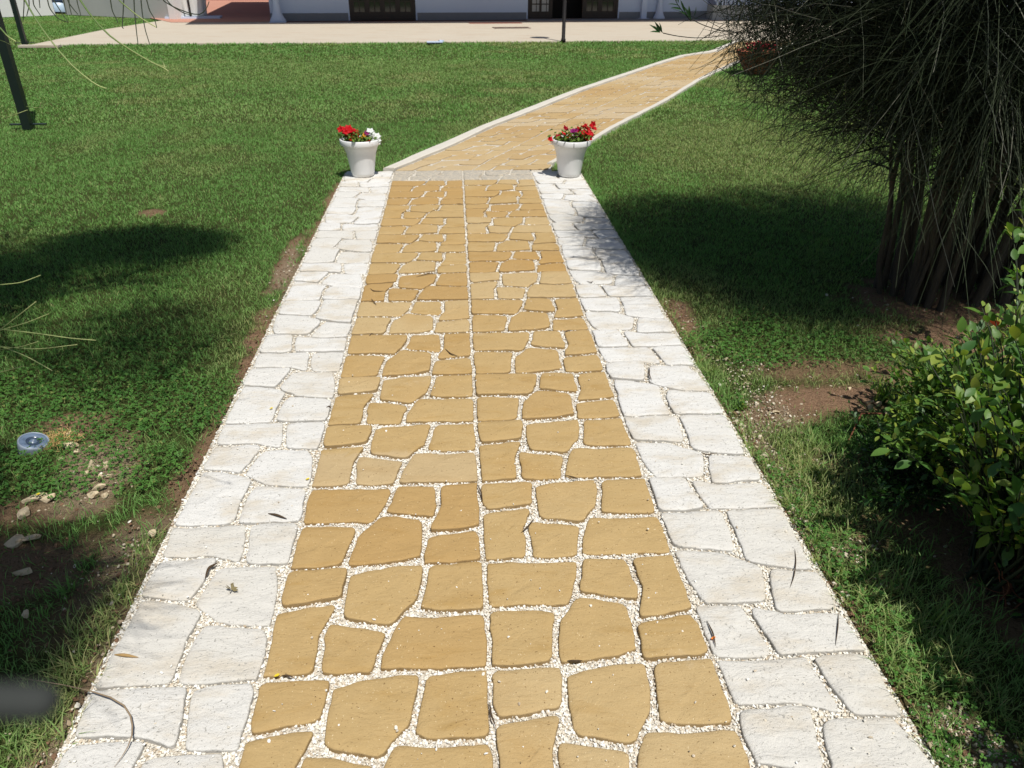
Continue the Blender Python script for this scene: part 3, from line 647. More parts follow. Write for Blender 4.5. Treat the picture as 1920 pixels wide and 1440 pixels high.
# ------------------------------------------------------------------ solar ground light
sx, sy = G(62, 836)
sol = empty('solar_light', (sx, sy, 0), label='round clear solar ground light tilted in the clover at the left', cat='garden light'); sol.rotation_euler = (.10, .30, .2); sol.scale = (.84,)*3; sol.location.z = -.003
m = NT('clear_plastic'); m.set(color=(.13, .18, .26), rough=.35, spec=.5); M_LENS = m.m
M_LENSD = flat('blue_grey_plastic', (.05, .075, .12), .25, .2, 40, .5); M_STEEL = flat('steel', (.28, .33, .40), .4, .2, 40, .5)
mb = MB(); mb.lathe([(0, .036), (.012, .036), (.014, .031), (.028, .029), (.034, .034), (.050, .037), (.054, .034), (.056, .030)], n=40); mb.build('lens', M_LENS, sol, True)
mb = MB(); mb.lathe([(.0545, .034), (.0575, .037), (.061, .034), (.062, .026), (.060, .0), (.058, -.03)], n=40); mb.build('rim', M_STEEL, sol, True)
mb = MB(); mb.lathe([(.016, .0318), (.026, .0300), (.027, .0305), (.030, .033)], n=40); mb.build('lamp_ring', M_LENSD, sol, True)
mb = MB(); mb.lathe([(0, .0400), (.004, .0385), (.005, .0365)], n=20); mb.build('lamp', M_STEEL, sol, True)
# dry straw tuft by it
gx_, gy_ = G(108, 825); n = 260; x = gx_+rng.normal(0, .028, n); y = gy_+rng.normal(0, .03, n)
P = np.zeros((n, 4, 3)); az = rng.random(n)*6.28; l = rng.uniform(.02, .06, n)
for k in range(4): P[:, k] = np.stack([x+np.cos(az)*l*k/3, y+np.sin(az)*l*k/3, -.015+.03*np.sin(k/3*2.4)*rng.random(n)+.004], 1)
V, Q = tubes(P, np.full((n, 4), .0009)); m = NT('straw'); m.set(color=m.mix(m.noise(60), (.50, .33, .12), (.62, .46, .20)), rough=.8); M_STRAW = m.m
tag(obj('straw_tuft', mesh_np('straw_tuft', V, [Q]), M_STRAW), 'dry golden straw tuft right beside the solar light', 'dry grass')

# ------------------------------------------------------------------ flower pots
def bloom(petals=5):
    V = [(0, 0, 0)]; Fc = []; n = 15
    for k in range(n):
        a = k/n*6.283; r = .80+.20*math.cos(a*petals); V.append((r*.45*math.cos(a), r*.45*math.sin(a), .25)); 
    for k in range(n):
        a = k/n*6.283; r = .80+.20*math.cos(a*petals); V.append((r*math.cos(a), r*math.sin(a), .34+.10*math.cos(a*petals+1))); 
    for k in range(n):
        k2 = (k+1) % n; Fc.append((0, 1+k, 1+k2, 1+k2)); Fc.append((1+k, 1+n+k, 1+n+k2, 1+k2))
    return V, Fc
BLV, BLF = bloom()
def face_cam(pos, jit=.5):
    # rotation taking +z to a mostly upward direction leaning towards the sun side
    N = len(pos); R = np.zeros((N, 3, 3))
    for i_ in range(N):
        d = np.array([rng.normal(.1, jit), rng.normal(-.55, jit), 1.]); d /= np.linalg.norm(d); a = np.cross([0, 1., 0], d); a /= np.linalg.norm(a); b = np.cross(d, a); R[i_] = np.stack([a, b, d], 1)
    return R
def blooms(pts, s, name, mat, parent):
    pts = np.array(pts, float); R = face_cam(pts)
    for k in range(len(pts)):
        V, Fc = scatter(BLV, BLF, np.zeros((1, 3)), R[k:k+1], np.array([s*1.15*rng.uniform(.8, 1.15)]))
        tri = Fc[Fc[:, 2] == Fc[:, 3]][:, :3]; qd = Fc[Fc[:, 2] != Fc[:, 3]]
        obj('bloom', mesh_np('bloom', V, [tri, qd], {'var': rng.random(len(V))}), mat, parent, loc=tuple(pts[k]))
LEAF = ([(0, 0, 0), (.28, .22, .05), (.62, .24, .06), (1, 0, -.06), (.62, -.24, .06), (.28, -.22, .05), (.5, 0, -.02)], [(0, 1, 6), (1, 2, 6), (2, 3, 6), (3, 4, 6), (4, 5, 6), (5, 0, 6)])
def leaves(pos, s, name, mat, parent, lo=0., hi=1., up=.5, var=None):
    pos = np.array(pos); rr = np.hypot(pos[:, 0], pos[:, 1]); pos = pos[(rr < .135) | (pos[:, 2] > .085)] if mat is M_PLEAF else pos; N = len(pos); R = rots(rng.random(N)*6.28, rng.normal(0, .5, N), rng.normal(-up, .5, N))
    V, Fc = scatter(LEAF[0], LEAF[1], pos, R, s if hasattr(s, '__len__') else rng.uniform(.7, 1.25, N)*s)
    v = rng.uniform(lo, hi, N) if var is None else var
    return obj(name, mesh_np(name, V, Fc, {'var': np.repeat(v, 7)}, True), mat, parent)
def pot_mesh(ro, rb, h, lip=.045):
    mb = MB(); mb.lathe([(0, .0), (rb*.9, .0), (rb, .006), (rb+(ro-rb)*.08, h*.10), (rb+(ro*.84-rb)*.60, h*.60), (ro*.835, h*.78), (ro*.855, h*.79), (ro*.865, h-lip-.002), (ro*.875, h-lip), (ro*.985, h-lip+.001), (ro*1.0, h-lip+.006), (ro, h-.005), (ro*.985, h), (ro*.93, h), (ro*.915, h-.006), (ro*.88, h-.05), (0, h-.05)], n=72)
    return mb
def planter(px, py, label, rx=0, ry=0):
    x, y = G(px, py); e = empty('flower_pot', (x, y, 0.002), label=label, cat='flower pot', group='white flower pots at the end of the wide path'); e.rotation_euler = (rx, ry, 0)
    mb = pot_mesh(.168, .092, .305); mb.build('pot', M_POT, e, True)
    mb = MB(); mb.lathe([(.0, .290), (.1, .287), (.153, .280)], n=40); mb.build('potting_soil', M_MOULD, e); return e
def plant(e, x0, label, nleaf=170):
    p = empty('petunia', (e.location.x, e.location.y, .25), label=label, cat='flowers'); return p
p1 = planter(681, 329, 'white plastic flower pot standing on the left white border end'); p2 = planter(1067, 329, 'white plastic flower pot on the right white border end, lip split', 0, .015)
mb = MB(); mb.box((.0, -.169, .283), (.0035, .004, .036)); mb.build('split', M_BLACK, p2)
def cloud(n, cx, cy, cz, rx, ry, rz):
    a = rng.normal(0, .5, (n, 3)); return np.array([cx, cy, cz])+a*np.array([rx, ry, rz])
f1 = plant(p1, 0, 'red and white petunias filling the left white pot')
leaves(np.concatenate([cloud(420, -.01, -.02, .055, .15, .13, .05), cloud(160, -.07, -.03, .075, .08, .07, .05)]), .034, 'leaves', M_PLEAF, f1, .5, .95, -.3)
blooms([(-.135, -.02, .115), (-.11, -.03, .13), (-.09, -.04, .105), (-.065, -.05, .10), (-.05, -.03, .085), (-.035, -.06, .075), (-.04, -.02, .10), (-.12, .0, .09), (-.075, -.01, .12), (-.015, -.05, .085), (-.055, -.08, .06), (-.10, -.06, .12), (-.085, .0, .135), (-.03, -.02, .115), (-.145, -.02, .13), (-.06, -.05, .12)], .029, 'red_blooms', M_RED, f1)
blooms([(.105, -.02, .10), (.125, -.03, .085), (.145, -.04, .075), (.155, -.05, .05), (.13, -.06, .05), (.09, -.01, .11), (.11, -.05, .08), (.15, -.06, .03), (.08, -.03, .085)], .029, 'white_blooms', M_WPET, f1)
blooms([(.085, -.10, .035), (.10, -.10, .03)], .026, 'pink_blooms', M_RED, f1); blooms([(.06, -.03, .10), (.065, -.01, .09)], .022, 'purple_blooms', M_PUR, f1); blooms([(.03, -.05, .07), (.045, -.04, .085)], .022, 'orange_blooms', M_ORG, f1)
f2 = plant(p2, 0, 'red and purple petunias filling the right white pot')
leaves(np.concatenate([cloud(480, 0, -.02, .06, .17, .14, .05), cloud(180, .09, 0, .085, .08, .07, .06), cloud(24, -.12, 0, .06, .03, .03, .04)]), .034, 'leaves', M_PLEAF, f2, .45, .95, -.3)
blooms([(-.175, -.05, .045), (-.18, -.04, .06)], .028, 'red_blooms', M_RED, f2)
blooms([(-.05, 0, .135), (-.035, -.01, .125), (-.105, -.01, .07)], .030, 'dark_red_blooms', petal('dark_red_petal', (.40, .004, .015), (.22, .003, .012)), f2)
blooms([(.02, -.01, .105), (.03, -.03, .08), (.015, -.05, .055), (.035, -.01, .12), (.045, -.02, .09), (.01, -.03, .12)], .028, 'purple_blooms', M_PUR, f2)
blooms([(.10, -.02, .105), (.12, -.04, .075), (.135, -.03, .09), (.15, -.02, .10), (.11, -.05, .06), (.16, -.02, .08), (.12, .01, .15), (.185, 0, .165), (.19, 0, .13), (.08, 0, .11), (.14, 0, .13), (.075, -.03, .075), (.165, -.03, .09), (.10, .0, .14), (.13, -.06, .11), (.155, -.04, .06), (.06, .01, .12), (-.07, -.05, .10), (-.02, -.06, .08)], .029, 'bright_red_blooms', M_RED, f2)
P = np.array([[(0, 0, .02), (sx_*.5, sy_*.5, sz_*.6), (sx_, sy_, sz_)] for sx_, sy_, sz_ in ((-.05, 0, .125), (.02, -.01, .1), (.12, .01, .14), (.185, 0, .155), (-.17, -.04, .04), (.14, 0, .12))]); V, Q = tubes(P, np.full(P.shape[:2], .002)); obj('stems', mesh_np('stems', V, [Q], {'var': np.full(len(V), .4)}), M_GTW, f2)
# terracotta bowl behind the broom
x, y = G(1417, 137); tb = empty('terracotta_bowl', (x, y, 0.0), label='wide terracotta bowl standing on the grass behind the broom shrub', cat='flower pot')
mb = MB(); mb.lathe([(0, 0), (.17, 0), (.19, .02), (.27, .15), (.325, .27), (.34, .29), (.36, .295), (.365, .34), (.355, .35), (.33, .35), (.32, .31), (0, .30)], n=48); mb.build('bowl', M_TERRA, tb, True)
f3 = empty('geranium', (x, y, .3), label='dark red flowers growing in the terracotta bowl', cat='flowers')
leaves(cloud(160, 0, 0, .05, .26, .25, .06), .06, 'leaves', M_LEAF, f3, 0, .6); blooms(cloud(34, 0, -.05, .11, .27, .22, .05), .045, 'red_blooms', petal('crimson_petal', (.30, .006, .03), (.45, .01, .04)), f3)

# ------------------------------------------------------------------ posts on the left lawn and the lamp post
def post(px, py, label, h):
    x, y = G(px, py); e = empty('metal_post', (x, y, -.01), .05, label=label, cat='post', group='dark green metal posts on the left lawn')
    mb = MB(); mb.box((0, 0, h/2), (.085, .085, h)); mb.build('pole', M_DKGRN, e)
    mb = MB(); mb.box((.0, 0.02, .045), (.36, .045, .012)); mb.build('foot_plate', M_DKGRN, e)
    mb = MB(); mb.box((0, 0, h+.01), (.10, .10, .02)); mb.build('cap', M_DKGRN, e)
    return e
post(53, 240, 'dark green square post nearer the camera on the left lawn', 2.5); post(47, 84, 'dark green square post at the terrace corner, farther and thinner', 2.5)
x, y = G(1056, 79); lp = empty('lamp_post', (x, y, 0), label='black iron lamp post standing where lawn meets the terrace', cat='lamp post')
mb = MB(); mb.lathe([(0, 0), (.055, 0), (.055, .06), (.04, .08), (.036, 2.25), (.03, 2.3), (0, 2.3)], n=16); mb.build('pole', M_BLACK, lp, True)
mb = MB(); mb.lathe([(0, 2.36), (.05, 2.36), (.07, 2.34), (.22, 2.28), (.225, 2.265), (.20, 2.268), (.03, 2.30), (0, 2.30)], n=28); mb.build('shade', M_BLACK, lp, True)
mb = MB(); mb.lathe([(0, 2.10), (.05, 2.12), (.07, 2.2), (.05, 2.268), (0, 2.27)], n=20); mb.build('bulb', M_POT, lp, True)

# ------------------------------------------------------------------ terrace
tg = MB(); n = len(TERR); tv = [(a, b, .012) for a, b in TERR]
bm = bmesh.new(); top = [bm.verts.new(v) for v in tv]; f = bm.faces.new(top)
r = bmesh.ops.extrude_face_region(bm, geom=[f]); bmesh.ops.translate(bm, verts=[v for v in r['geom'] if isinstance(v, bmesh.types.BMVert)], vec=(0, 0, -.09))
bmesh.ops.recalc_face_normals(bm, faces=bm.faces); bmesh.ops.triangulate(bm, faces=bm.faces)
me = bpy.data.meshes.new('terrace'); bm.to_mesh(me); bm.free(); tag(obj('terrace', me, M_TER), kind='structure')
# frame of the house: u along its front, v into it
A0 = np.array(G(540, 41)); B0 = np.array(G(1330, 36.5)); U = (B0-A0)/np.linalg.norm(B0-A0); Vv = np.array([-U[1], U[0]]); rzh = math.atan2(U[1], U[0])
def hp(u, v, z=0.): p = A0+U*u+Vv*v; return (p[0], p[1], z)
def uof(px, py): p = np.array(G(px, py))-A0; return float(p@U), float(p@Vv)
def hbox(mb, u0, u1, v0, v1, z0, z1):
    c = hp((u0+u1)/2, (v0+v1)/2, (z0+z1)/2); mb.box(c, (u1-u0, v1-v0, z1-z0), rzh)
print('u', uof(657, 41), uof(781, 40), uof(991, 39), uof(1160, 38), uof(520, 43), uof(1205, 38), uof(1235, 37.5), uof(1330, 38))
red = MB(); rp = [hp(-3.05, -.2), hp(-.2, -.2), hp(-.2, 30), hp(-9.5, 30), hp(-4.6, 3)]; red.add([(a, b, .018) for a, b, _ in rp], T=[[0, 1, 4], [1, 2, 4], [2, 3, 4]]); tag(red.build('red_floor', M_RFL), kind='structure')
W0, W1 = uof(657, 41)[0], uof(781, 40)[0]; D0, D1 = uof(991, 39)[0], uof(1160, 38)[0]; UE = uof(1332, 38)[0]
hs = empty('house', hp(0, 0), label='white house with dark wooden doors and shaded porch across the terrace', cat='house')
def hpart(mb, name, mat, par=hs):
    o = mb.build(name, mat, par); o.matrix_parent_inverse = Matrix.Translation(Vector(hs.location)).inverted()
    if par is not hs: o.matrix_parent_inverse = Matrix.Identity(4)
    return o
mb = MB()
for a, b in ((-.45, W0), (W1, D0), (D1, UE)): hbox(mb, a, b, 0, .3, 0, 3.3)
for a, b, z in ((W0, W1, 2.3), (D0, D1, 2.4)): hbox(mb, a, b, 0, .3, z, 3.3)
hbox(mb, -.45, -.15, .3, 9, 0, 3.3); hpart(mb, 'wall', M_WALL)
for a, b in ((-.46, W0-.04), (W1+.04, D0-.04), (D1+.04, UE)): mb = MB(); hbox(mb, a, b, -.012, 0, 0, .22); hpart(mb, 'skirting', M_SKIRT)
mb = MB(); hbox(mb, -2.15, UE+6, -2.45, 9, 3.3, 3.45); hpart(mb, 'roof', M_ROOF)
mb = MB(); hbox(mb, W0, D1, .6, .65, 0, 3.2); hbox(mb, W0, D1, .3, .6, 3.2, 3.25); hpart(mb, 'dark_interior', M_DARK)
mb = MB(); hbox(mb, D0-.1, UE, -.35, -.02, .012, .045); hpart(mb, 'doorstep', M_SKIRT)
mb = MB(); hbox(mb, -.45, UE, -.34, -.0, .012, .02); hpart(mb, 'porch_strip', flat('dark_red_tile', (.10, .045, .04), .7))
def casement(name, u0, u1, leaves_, open_=()):
    fr = MB(); z1 = 2.3; hbox(fr, u0, u0+.07, .02, .12, 0.03, z1); hbox(fr, u1-.07, u1, .02, .12, 0.03, z1); hbox(fr, u0, u1, .015, .125, .03, .10); hbox(fr, u0+.07, u1-.07, .02, .12, z1-.07, z1)
    f_ = hpart(fr, name, M_WOOD); n_ = leaves_; wd_ = (u1-u0-.14)/n_; gl = MB(); cu = MB(); bars = MB()
    for k in range(n_):
        if k in open_: continue
        a = u0+.07+k*wd_; hbox(bars, a, a+.07, .04, .10, .10, z1-.07); hbox(bars, a+wd_-.07, a+wd_, .04, .10, .10, z1-.07); hbox(bars, a+.07, a+wd_-.07, .04, .10, .10, .24)
        for zz in (.50, .78, 1.2, 1.6, 2.0): hbox(bars, a+.07, a+wd_-.07, .05, .09, zz, zz+.028)
        hbox(bars, a+wd_/2-.013, a+wd_/2+.013, .052, .088, .24, z1-.07)
        hbox(gl, a+.07, a+wd_-.07, .067, .073, .24, z1-.07); hbox(cu, a+.07, a+wd_-.07, .12, .13, .24, .50)
    hpart(bars, 'glazing_bars', M_WOOD); hpart(gl, 'pane', M_GLASS)
    return cu
c1_ = casement('window_frame', W0, W1, 4); dw = D1-D0
c2_ = casement('door_frame', D0, D0+dw*.27, 2); c3_ = casement('door_frame', D0+dw*.60, D1, 2)
mb = MB(); hbox(mb, D0+.14, D0+dw*.27-.12, .03, .038, .24, 2.1); 
hpart(mb, 'curtain', M_CURT)
mb = MB(); hbox(mb, D0+dw*.27, D0+dw*.6, .02, .12, 2.3, 2.4); hpart(mb, 'door_head', M_WOOD)
mb = MB(); 
for k in range(2): hbox(mb, D0+.135+k*.31+.12, D0+.135+k*.31+.14, .02, .03, .24, 2.1)
hbox(mb, D0+.14, D0+dw*.27-.12, .02, .03, .42, .45); hbox(mb, D0+.14+(dw*.27-.26)/2-.035, D0+.14+(dw*.27-.26)/2+.035, .012, .028, .1, 2.1); hpart(mb, 'glazing_bars', M_WOOD)
# porch columns
def column(px, py, prof, label, sq=False):
    x, y = G(px, py); e = empty('porch_column', (x, y, .012), rzh, label=label, cat='column', group='white porch columns')
    mb = MB(); 
    if sq: mb.box((0, 0, 1.65), (.26, .26, 3.26)); mb.box((0, 0, .06), (.36, .36, .10))
    else: mb.lathe(prof, n=24)
    mb.build('shaft', M_WALL, e, not sq); mb = MB(); mb.box((0, 0, .012), (.44, .44, .02)); mb.build('base', M_WALL, e); return e
flare = [(0, .02), (.22, .02), (.21, .06), (.15, .16), (.105, .30), (.085, .50), (.08, .58), (.10, .60), (.11, .63), (.17, .75), (.24, .95), (.25, 1.1), (.18, 1.3), (.12, 1.5), (.12, 3.28), (0, 3.28)]
column(522, 42.5, flare, 'vase shaped white column at the left corner of the house')
sl_ = [(0, .02), (.19, .02), (.175, .06), (.12, .17), (.085, .34), (.07, .56), (.085, .58), (.10, .62), (.16, .75), (.2, .95), (.2, 1.1), (.15, 1.3), (.10, 1.5), (.10, 3.28), (0, 3.28)]
x, y = G(1205, 37.5); e = empty('porch_column', (x, y, .012), rzh, label='plain straight white column right of the dark door', cat='column', group='white porch columns')
mb = MB(); mb.box((0, 0, 1.65), (.17, .17, 3.26), taper=.8); mb.build('shaft', M_WALL, e); mb = MB(); mb.box((0, 0, .02), (.36, .3, .03)); mb.build('base', M_WALL, e)
column(1235, 37.5, sl_, 'flared white column right of the straight one')
# bottle by the wall
x, y = G(548, 38.5); mb = MB(); mb.lathe([(0, 0), (.06, 0), (.065, .02), (.065, .12), (.04, .17), (.03, .2), (.03, .22), (0, .22)], n=20); o = mb.build('canister', flat('pale_blue_plastic', (.45, .52, .60), .4), None, True); o.location = (x, y, .014); tag(o, 'small pale canister standing against the wall near the corner column', 'canister')
# right plinth with white picket railing
pz = empty('picket_fence', hp(UE+.2, -.35), label='white picket railing on a grey plinth right of the house', cat='fence')
mb = MB(); hbox(mb, UE+.0, UE+6, -.45, .0, 0.01, .42); o = mb.build('plinth', M_GWALL, pz); o.matrix_parent_inverse = Matrix.Translation(pz.location).inverted()
for k in range(26):
    mb = MB(); hbox(mb, UE+.1+k*.14, UE+.17+k*.14, -.42, -.38, .42, 1.25); o = mb.build('picket', M_WALL, pz); o.matrix_parent_inverse = Matrix.Translation(pz.location).inverted()
mb = MB(); hbox(mb, UE+.05, UE+3.8, -.38, -.35, .52, .58); hbox(mb, UE+.05, UE+3.8, -.38, -.35, 1.1, 1.16); o = mb.build('rail', M_WALL, pz); o.matrix_parent_inverse = Matrix.Translation(pz.location).inverted()
# far background walls behind the picket and terrace
mb = MB(); hbox(mb, UE+.1, UE+22, 4, 4.3, 0, 3.2); tag(mb.build('garden_wall', M_WALL), 'long white garden wall far behind the broom shrub', 'wall')
mb = MB(); hbox(mb, -12, -.5, 12, 12.3, 0, 3.2); tag(mb.build('red_wall', flat('dark_red_paint', (.12, .02, .02), .8)), 'dark red wall at the back of the red floor', 'wall')
# drains
x, y = G(930, 44.5); dr = empty('channel_drain', (x, y, .012), rzh, label='long red brick edged drain close to the house', cat='drain')
for k in range(8): mb = MB(); mb.box((-.68+k*.19, 0, .003), (.17, .26, .008)); mb.build('brick', M_RBRICK, dr)
x, y = G(959, 53.5); dr = empty('drain_grate', (x, y, .012), rzh, label='grey metal grate set in the terrace in front of the brick drain', cat='drain')
mb = MB(); mb.box((0, 0, .002), (.96, .34, .006)); mb.build('pan', M_DARK, dr)
mb = MB(); [mb.box((-.46+k*.04, 0, .007), (.024, .32, .01)) for k in range(24)]; mb.box((0, .165, .007), (.98, .02, .012)); mb.box((0, -.165, .007), (.98, .02, .012)); mb.build('bars', M_IRON, dr)
# paper scraps on the terrace edge
x, y = G(815, 81); mb = MB(); mb.box((0, 0, .01), (.34, .16, .02), .1); mb.box((.14, .12, .02), (.10, .08, .03), .4); o = mb.build('stone_slab', M_WALL); o.location = (x, y, .014); tag(o, 'small white slab lying on the terrace edge mid picture', 'slab')
x, y = G(75, 88.5); mb = MB(); mb.box((0, 0, .01), (.75, .16, .04), .05); o = mb.build('stone_slab', M_TER); o.location = (x, y, .01); tag(o, 'broken concrete slab lying at the left tip of the terrace', 'slab')

# left outbuilding
def wall_between(p, q, t, z, name, mat, **k):
    p, q = np.array(p), np.array(q); L_ = np.linalg.norm(q-p); a = math.atan2(*(q-p)[::-1]); c = (p+q)/2+np.array([-math.sin(a), math.cos(a)])*t/2
    mb = MB(); mb.box((c[0], c[1], z/2), (L_, t, z), a); o = mb.build(name, mat); tag(o, **k); return o
wall_between(G(-120, 37), G(104, 28.5), .3, 2.8, 'outbuilding_wall', M_WWALL, label='cream white outbuilding wall at the far left corner', cat='wall')
wall_between(G(124, 27.5), G(322, 36.5), .3, 2.6, 'garden_wall', M_GWALL, label='grey rendered wall between the parked boat and the white pier', cat='wall')
wall_between(G(318, 36.8), G(331, 37.3), .34, 2.7, 'wall_pier', M_WWALL, label='narrow white pier ending the grey garden wall', cat='pillar')
x, y = G(2, 26); mb = MB(); mb.box((x, y-.1, .6), (1.0, .1, .75), .1); tag(mb.build('dark_window', M_WOOD), 'dark window box low in the cream wall at the far left', 'window')
# pale blue boat parked in the gap
x, y = G(107, 25.5); bt = empty('boat', (x, y, 0), .05, label='pale blue and white boat stern parked in the gap of the walls', cat='boat')
M_BLUE = flat('pale_blue_paint', (.46, .60, .74), .35, .1, 4, .5); M_NAVY = flat('navy_stripe', (.06, .09, .16), .4)
def hull(z0, z1, w0, w1, dy, name, mat):
    mb = MB(); n_ = 14; V = []; 
    for w_, z_ in ((w0, z0), (w1, z1)):
        for k in range(n_): t_ = k/(n_-1)*2-1; V.append((t_*w_/2, dy+.30*t_*t_, z_+.05*(1-t_*t_)))
    V += [(v[0], v[1]+2.6, v[2]) for v in V[:2*n_]]
    Q = [[k, k+1, n_+k+1, n_+k] for k in range(n_-1)]+[[n_+k, n_+k+1, 3*n_+k+1, 3*n_+k] for k in range(n_-1)]+[[0, n_, 3*n_, 2*n_], [n_-1, 2*n_-1, 4*n_-1, 3*n_-1]]
    mb.add(V, Q); return mb.build(name, mat, bt, True)
hull(.0, .30, .78, .96, 0, 'hull', M_BLUE); hull(.302, .40, 1.0, 1.06, -.02, 'stripe', M_NAVY); hull(.402, .44, 1.1, 1.1, -.05, 'gunwale', M_WALL)
# white covered stand with black pole
x, y = G(362, 34.5); cv = empty('folded_gazebo', (x, y, .02), rzh, label='folded white cloth gazebo with a black pole beside the pier', cat='gazebo')
mb = MB(); n_ = 40; V = []
for z_, r_ in ((.06, .36), (.6, .42), (1.6, .38), (2.5, .3)):
    for k in range(n_): a = k/n_*6.283; rr = r_*(1+.14*math.sin(a*9+z_*2)); V.append((rr*math.cos(a)*1.0, rr*math.sin(a)*.6, z_))
mb.add(V, [[i_*n_+k, i_*n_+(k+1) % n_, (i_+1)*n_+(k+1) % n_, (i_+1)*n_+k] for i_ in range(3) for k in range(n_)]); mb.build('cloth', M_FAB, cv, True)
mb = MB(); mb.box((0, -.32, 1.3), (.05, .05, 2.5)); mb.build('pole', M_BLACK, cv); mb = MB(); mb.box((0.05, -.1, .02), (1.5, .62, .05)); mb.build('base', M_WALL, cv)
OV = []; OF = []
for i_, (u, w_) in enumerate(((0, 0), (.18, .17), (.42, .27), (.68, .22), (.88, .10), (1, 0))): OV += [(u, w_, .05*math.sin(u*3)+w_*.22), (u, 0, .05*math.sin(u*3)), (u, -w_, .05*math.sin(u*3)+w_*.22)]
for i_ in range(5): OF += [(3*i_, 3*i_+1, 3*i_+4, 3*i_+3), (3*i_+1, 3*i_+2, 3*i_+5, 3*i_+4)]

# ------------------------------------------------------------------ broom shrub
def twig_paths(N, orig, dirs, length, droop, K=7, wig=.05):
    "rush like twigs: start at orig, head along dirs, bend down by droop"
    s = np.linspace(0, 1, K)[None, :, None]; L_ = length[:, None, None]
    P = orig[:, None]+dirs[:, None]*s*L_
    P[:, :, 2] -= (droop[:, None]*np.linspace(0, 1, K)[None]**2)*length[:, None]
    side = rng.normal(0, 1, (N, 3)); side -= (side*dirs).sum(1, keepdims=True)*dirs
    P += side[:, None]*(s**2)*L_*wig*rng.normal(1, .8, (N, 1, 1))
    P += rng.normal(0, .006, P.shape)*s
    return P
def unit(v): return v/(np.linalg.norm(v, axis=-1, keepdims=True)+1e-9)
def canopy(blobs, base, keepf):
    PP = []
    for cx, cy, cz, rx, ry, rz_, n in blobs:
        a = rng.normal(0, 1, (n, 3)); a = unit(a)*rng.random((n, 1))**.4; o_ = np.array([cx, cy, cz])+a*np.array([rx, ry, rz_]); d = unit(rng.normal(0, .8, (n, 3))+a*.5+np.array([0, 0, .1]))
        P = twig_paths(n, o_-d*.15, d, rng.uniform(.25, .5, n), rng.uniform(0, .4, n)); PP.append(P)
    P = np.concatenate(PP); k = keepf(P); return P[k]-np.array([base[0], base[1], 0])
def broom(base, label, trunks, limbs_per, twigs_per, reach, top, seedr, side_bias=(0, 0), mat=M_TWIG, name='broom_shrub', wig=.05, spread=.16, tr=(.016, .034), tl=(.28, .62), zmin=None, keepf=None, rad=.0016, blobs=None):
    e = empty(name, (base[0], base[1], 0), label=label, cat='shrub'); ends = []; K = 9; name_is_left = base[0] < 0
    limbP, limbR = [], []
    for i_ in range(trunks):
        a = i_/trunks*6.283+rng.normal(0, .3); r0 = spread*math.sqrt(rng.random()); b = np.array([r0*math.cos(a)*1.5, r0*math.sin(a), -.05])
        out = np.array([math.cos(a), math.sin(a), 0])*rng.uniform(.15, 1.)*reach+np.array([*side_bias, 0]); hgt = rng.uniform(.75, 1.)*top
        s = np.linspace(0, 1, K)[:, None]; P = b+out*(s**1.35)*np.array([1, 1, 0])+np.array([0, 0, 1.])*hgt*s**.92
        P += np.cumsum(rng.normal(0, .016, P.shape), 0); P[0] = b
        if name_is_left and not keepf((P+np.array([base[0], base[1], 0]))[None])[0]: continue
        R = np.linspace(rng.uniform(*tr), .006, K); V, Q = tubes(P[None], R[None], 7); V = V+rng.normal(0, .0015, V.shape)
        obj('trunk', mesh_np('trunk', V, [Q], smooth=True), M_BARK, e)
        for _ in range(limbs_per):
            f_ = rng.uniform(.36, 1.); k = f_*(K-1); k0 = min(int(k), K-2); p = P[k0]*(1-(k-k0))+P[k0+1]*(k-k0)
            d = unit(np.array([rng.normal(0, 1), rng.normal(0, 1), rng.uniform(-.05, .9)])+unit(out)*.9); l_ = rng.uniform(.25, .6)*(.6+.5*reach)
            q = p[None]+d[None]*np.linspace(0, 1, 6)[:, None]*l_; q[:, 2] -= .28*l_*np.linspace(0, 1, 6)**2; q += np.cumsum(rng.normal(0, .008, q.shape), 0)
            limbP.append(q); limbR.append(np.linspace(.0065, .0022, 6))
    limbP = np.array(limbP); limbR = np.array(limbR)
    if name_is_left: k = keepf(limbP+np.array([base[0], base[1], 0])); limbP, limbR = limbP[k], limbR[k]
    NL = len(limbP)
    idx = np.repeat(np.arange(NL), twigs_per); N = len(idx); f_ = rng.uniform(.1, 1, N)*5; k0 = np.minimum(f_.astype(int), 4); fr = (f_-k0)[:, None]
    o_ = limbP[idx, k0]*(1-fr)+limbP[idx, k0+1]*fr; d0 = unit(limbP[idx, 5]-limbP[idx, 0])
    d = unit(d0*1.0+rng.normal(0, .85, (N, 3))+np.array([0, 0, .1])); ln = rng.uniform(*tl, N); dr = rng.uniform(-.1, .6, N)
    P = twig_paths(N, o_, d, ln, dr, wig=wig)
    cz = P[:, :, 2].mean(1); thin = np.clip((cz-.35)/.9, .16, 1); kk = rng.random(N) < thin; P = P[kk]; N = len(P)
    lim = (zmin if zmin is not None else .02); k = P[:, :, 2].min(1) > lim
    if keepf is not None: k &= keepf(P+np.array([base[0], base[1], 0]))
    P = P[k]
    if blobs: P = np.concatenate([P, canopy(blobs, base, keepf)])
    N = len(P); R = np.linspace(1, .45, 7)[None]*rng.uniform(.8, 1.25, (N, 1))*rad; V, Q = tubes(P, R, 3)
    V2, Q2 = tubes(limbP, limbR, 4); va = np.repeat(np.where(rng.random(N) < .07, rng.uniform(.8, 1., N), rng.random(N)*.75), 21)  # highlights painted in: a few twigs take the pale grey end of the ramp
    o = obj('twigs', mesh_np('twigs', np.concatenate([V, V2]), [Q, Q2+len(V)], {'var': np.concatenate([va, np.full(len(V2), .2)])}), mat, e); o['kind'] = 'stuff'
    print(name, 'twigs', N); return e
bx, by = G(1765, 545)
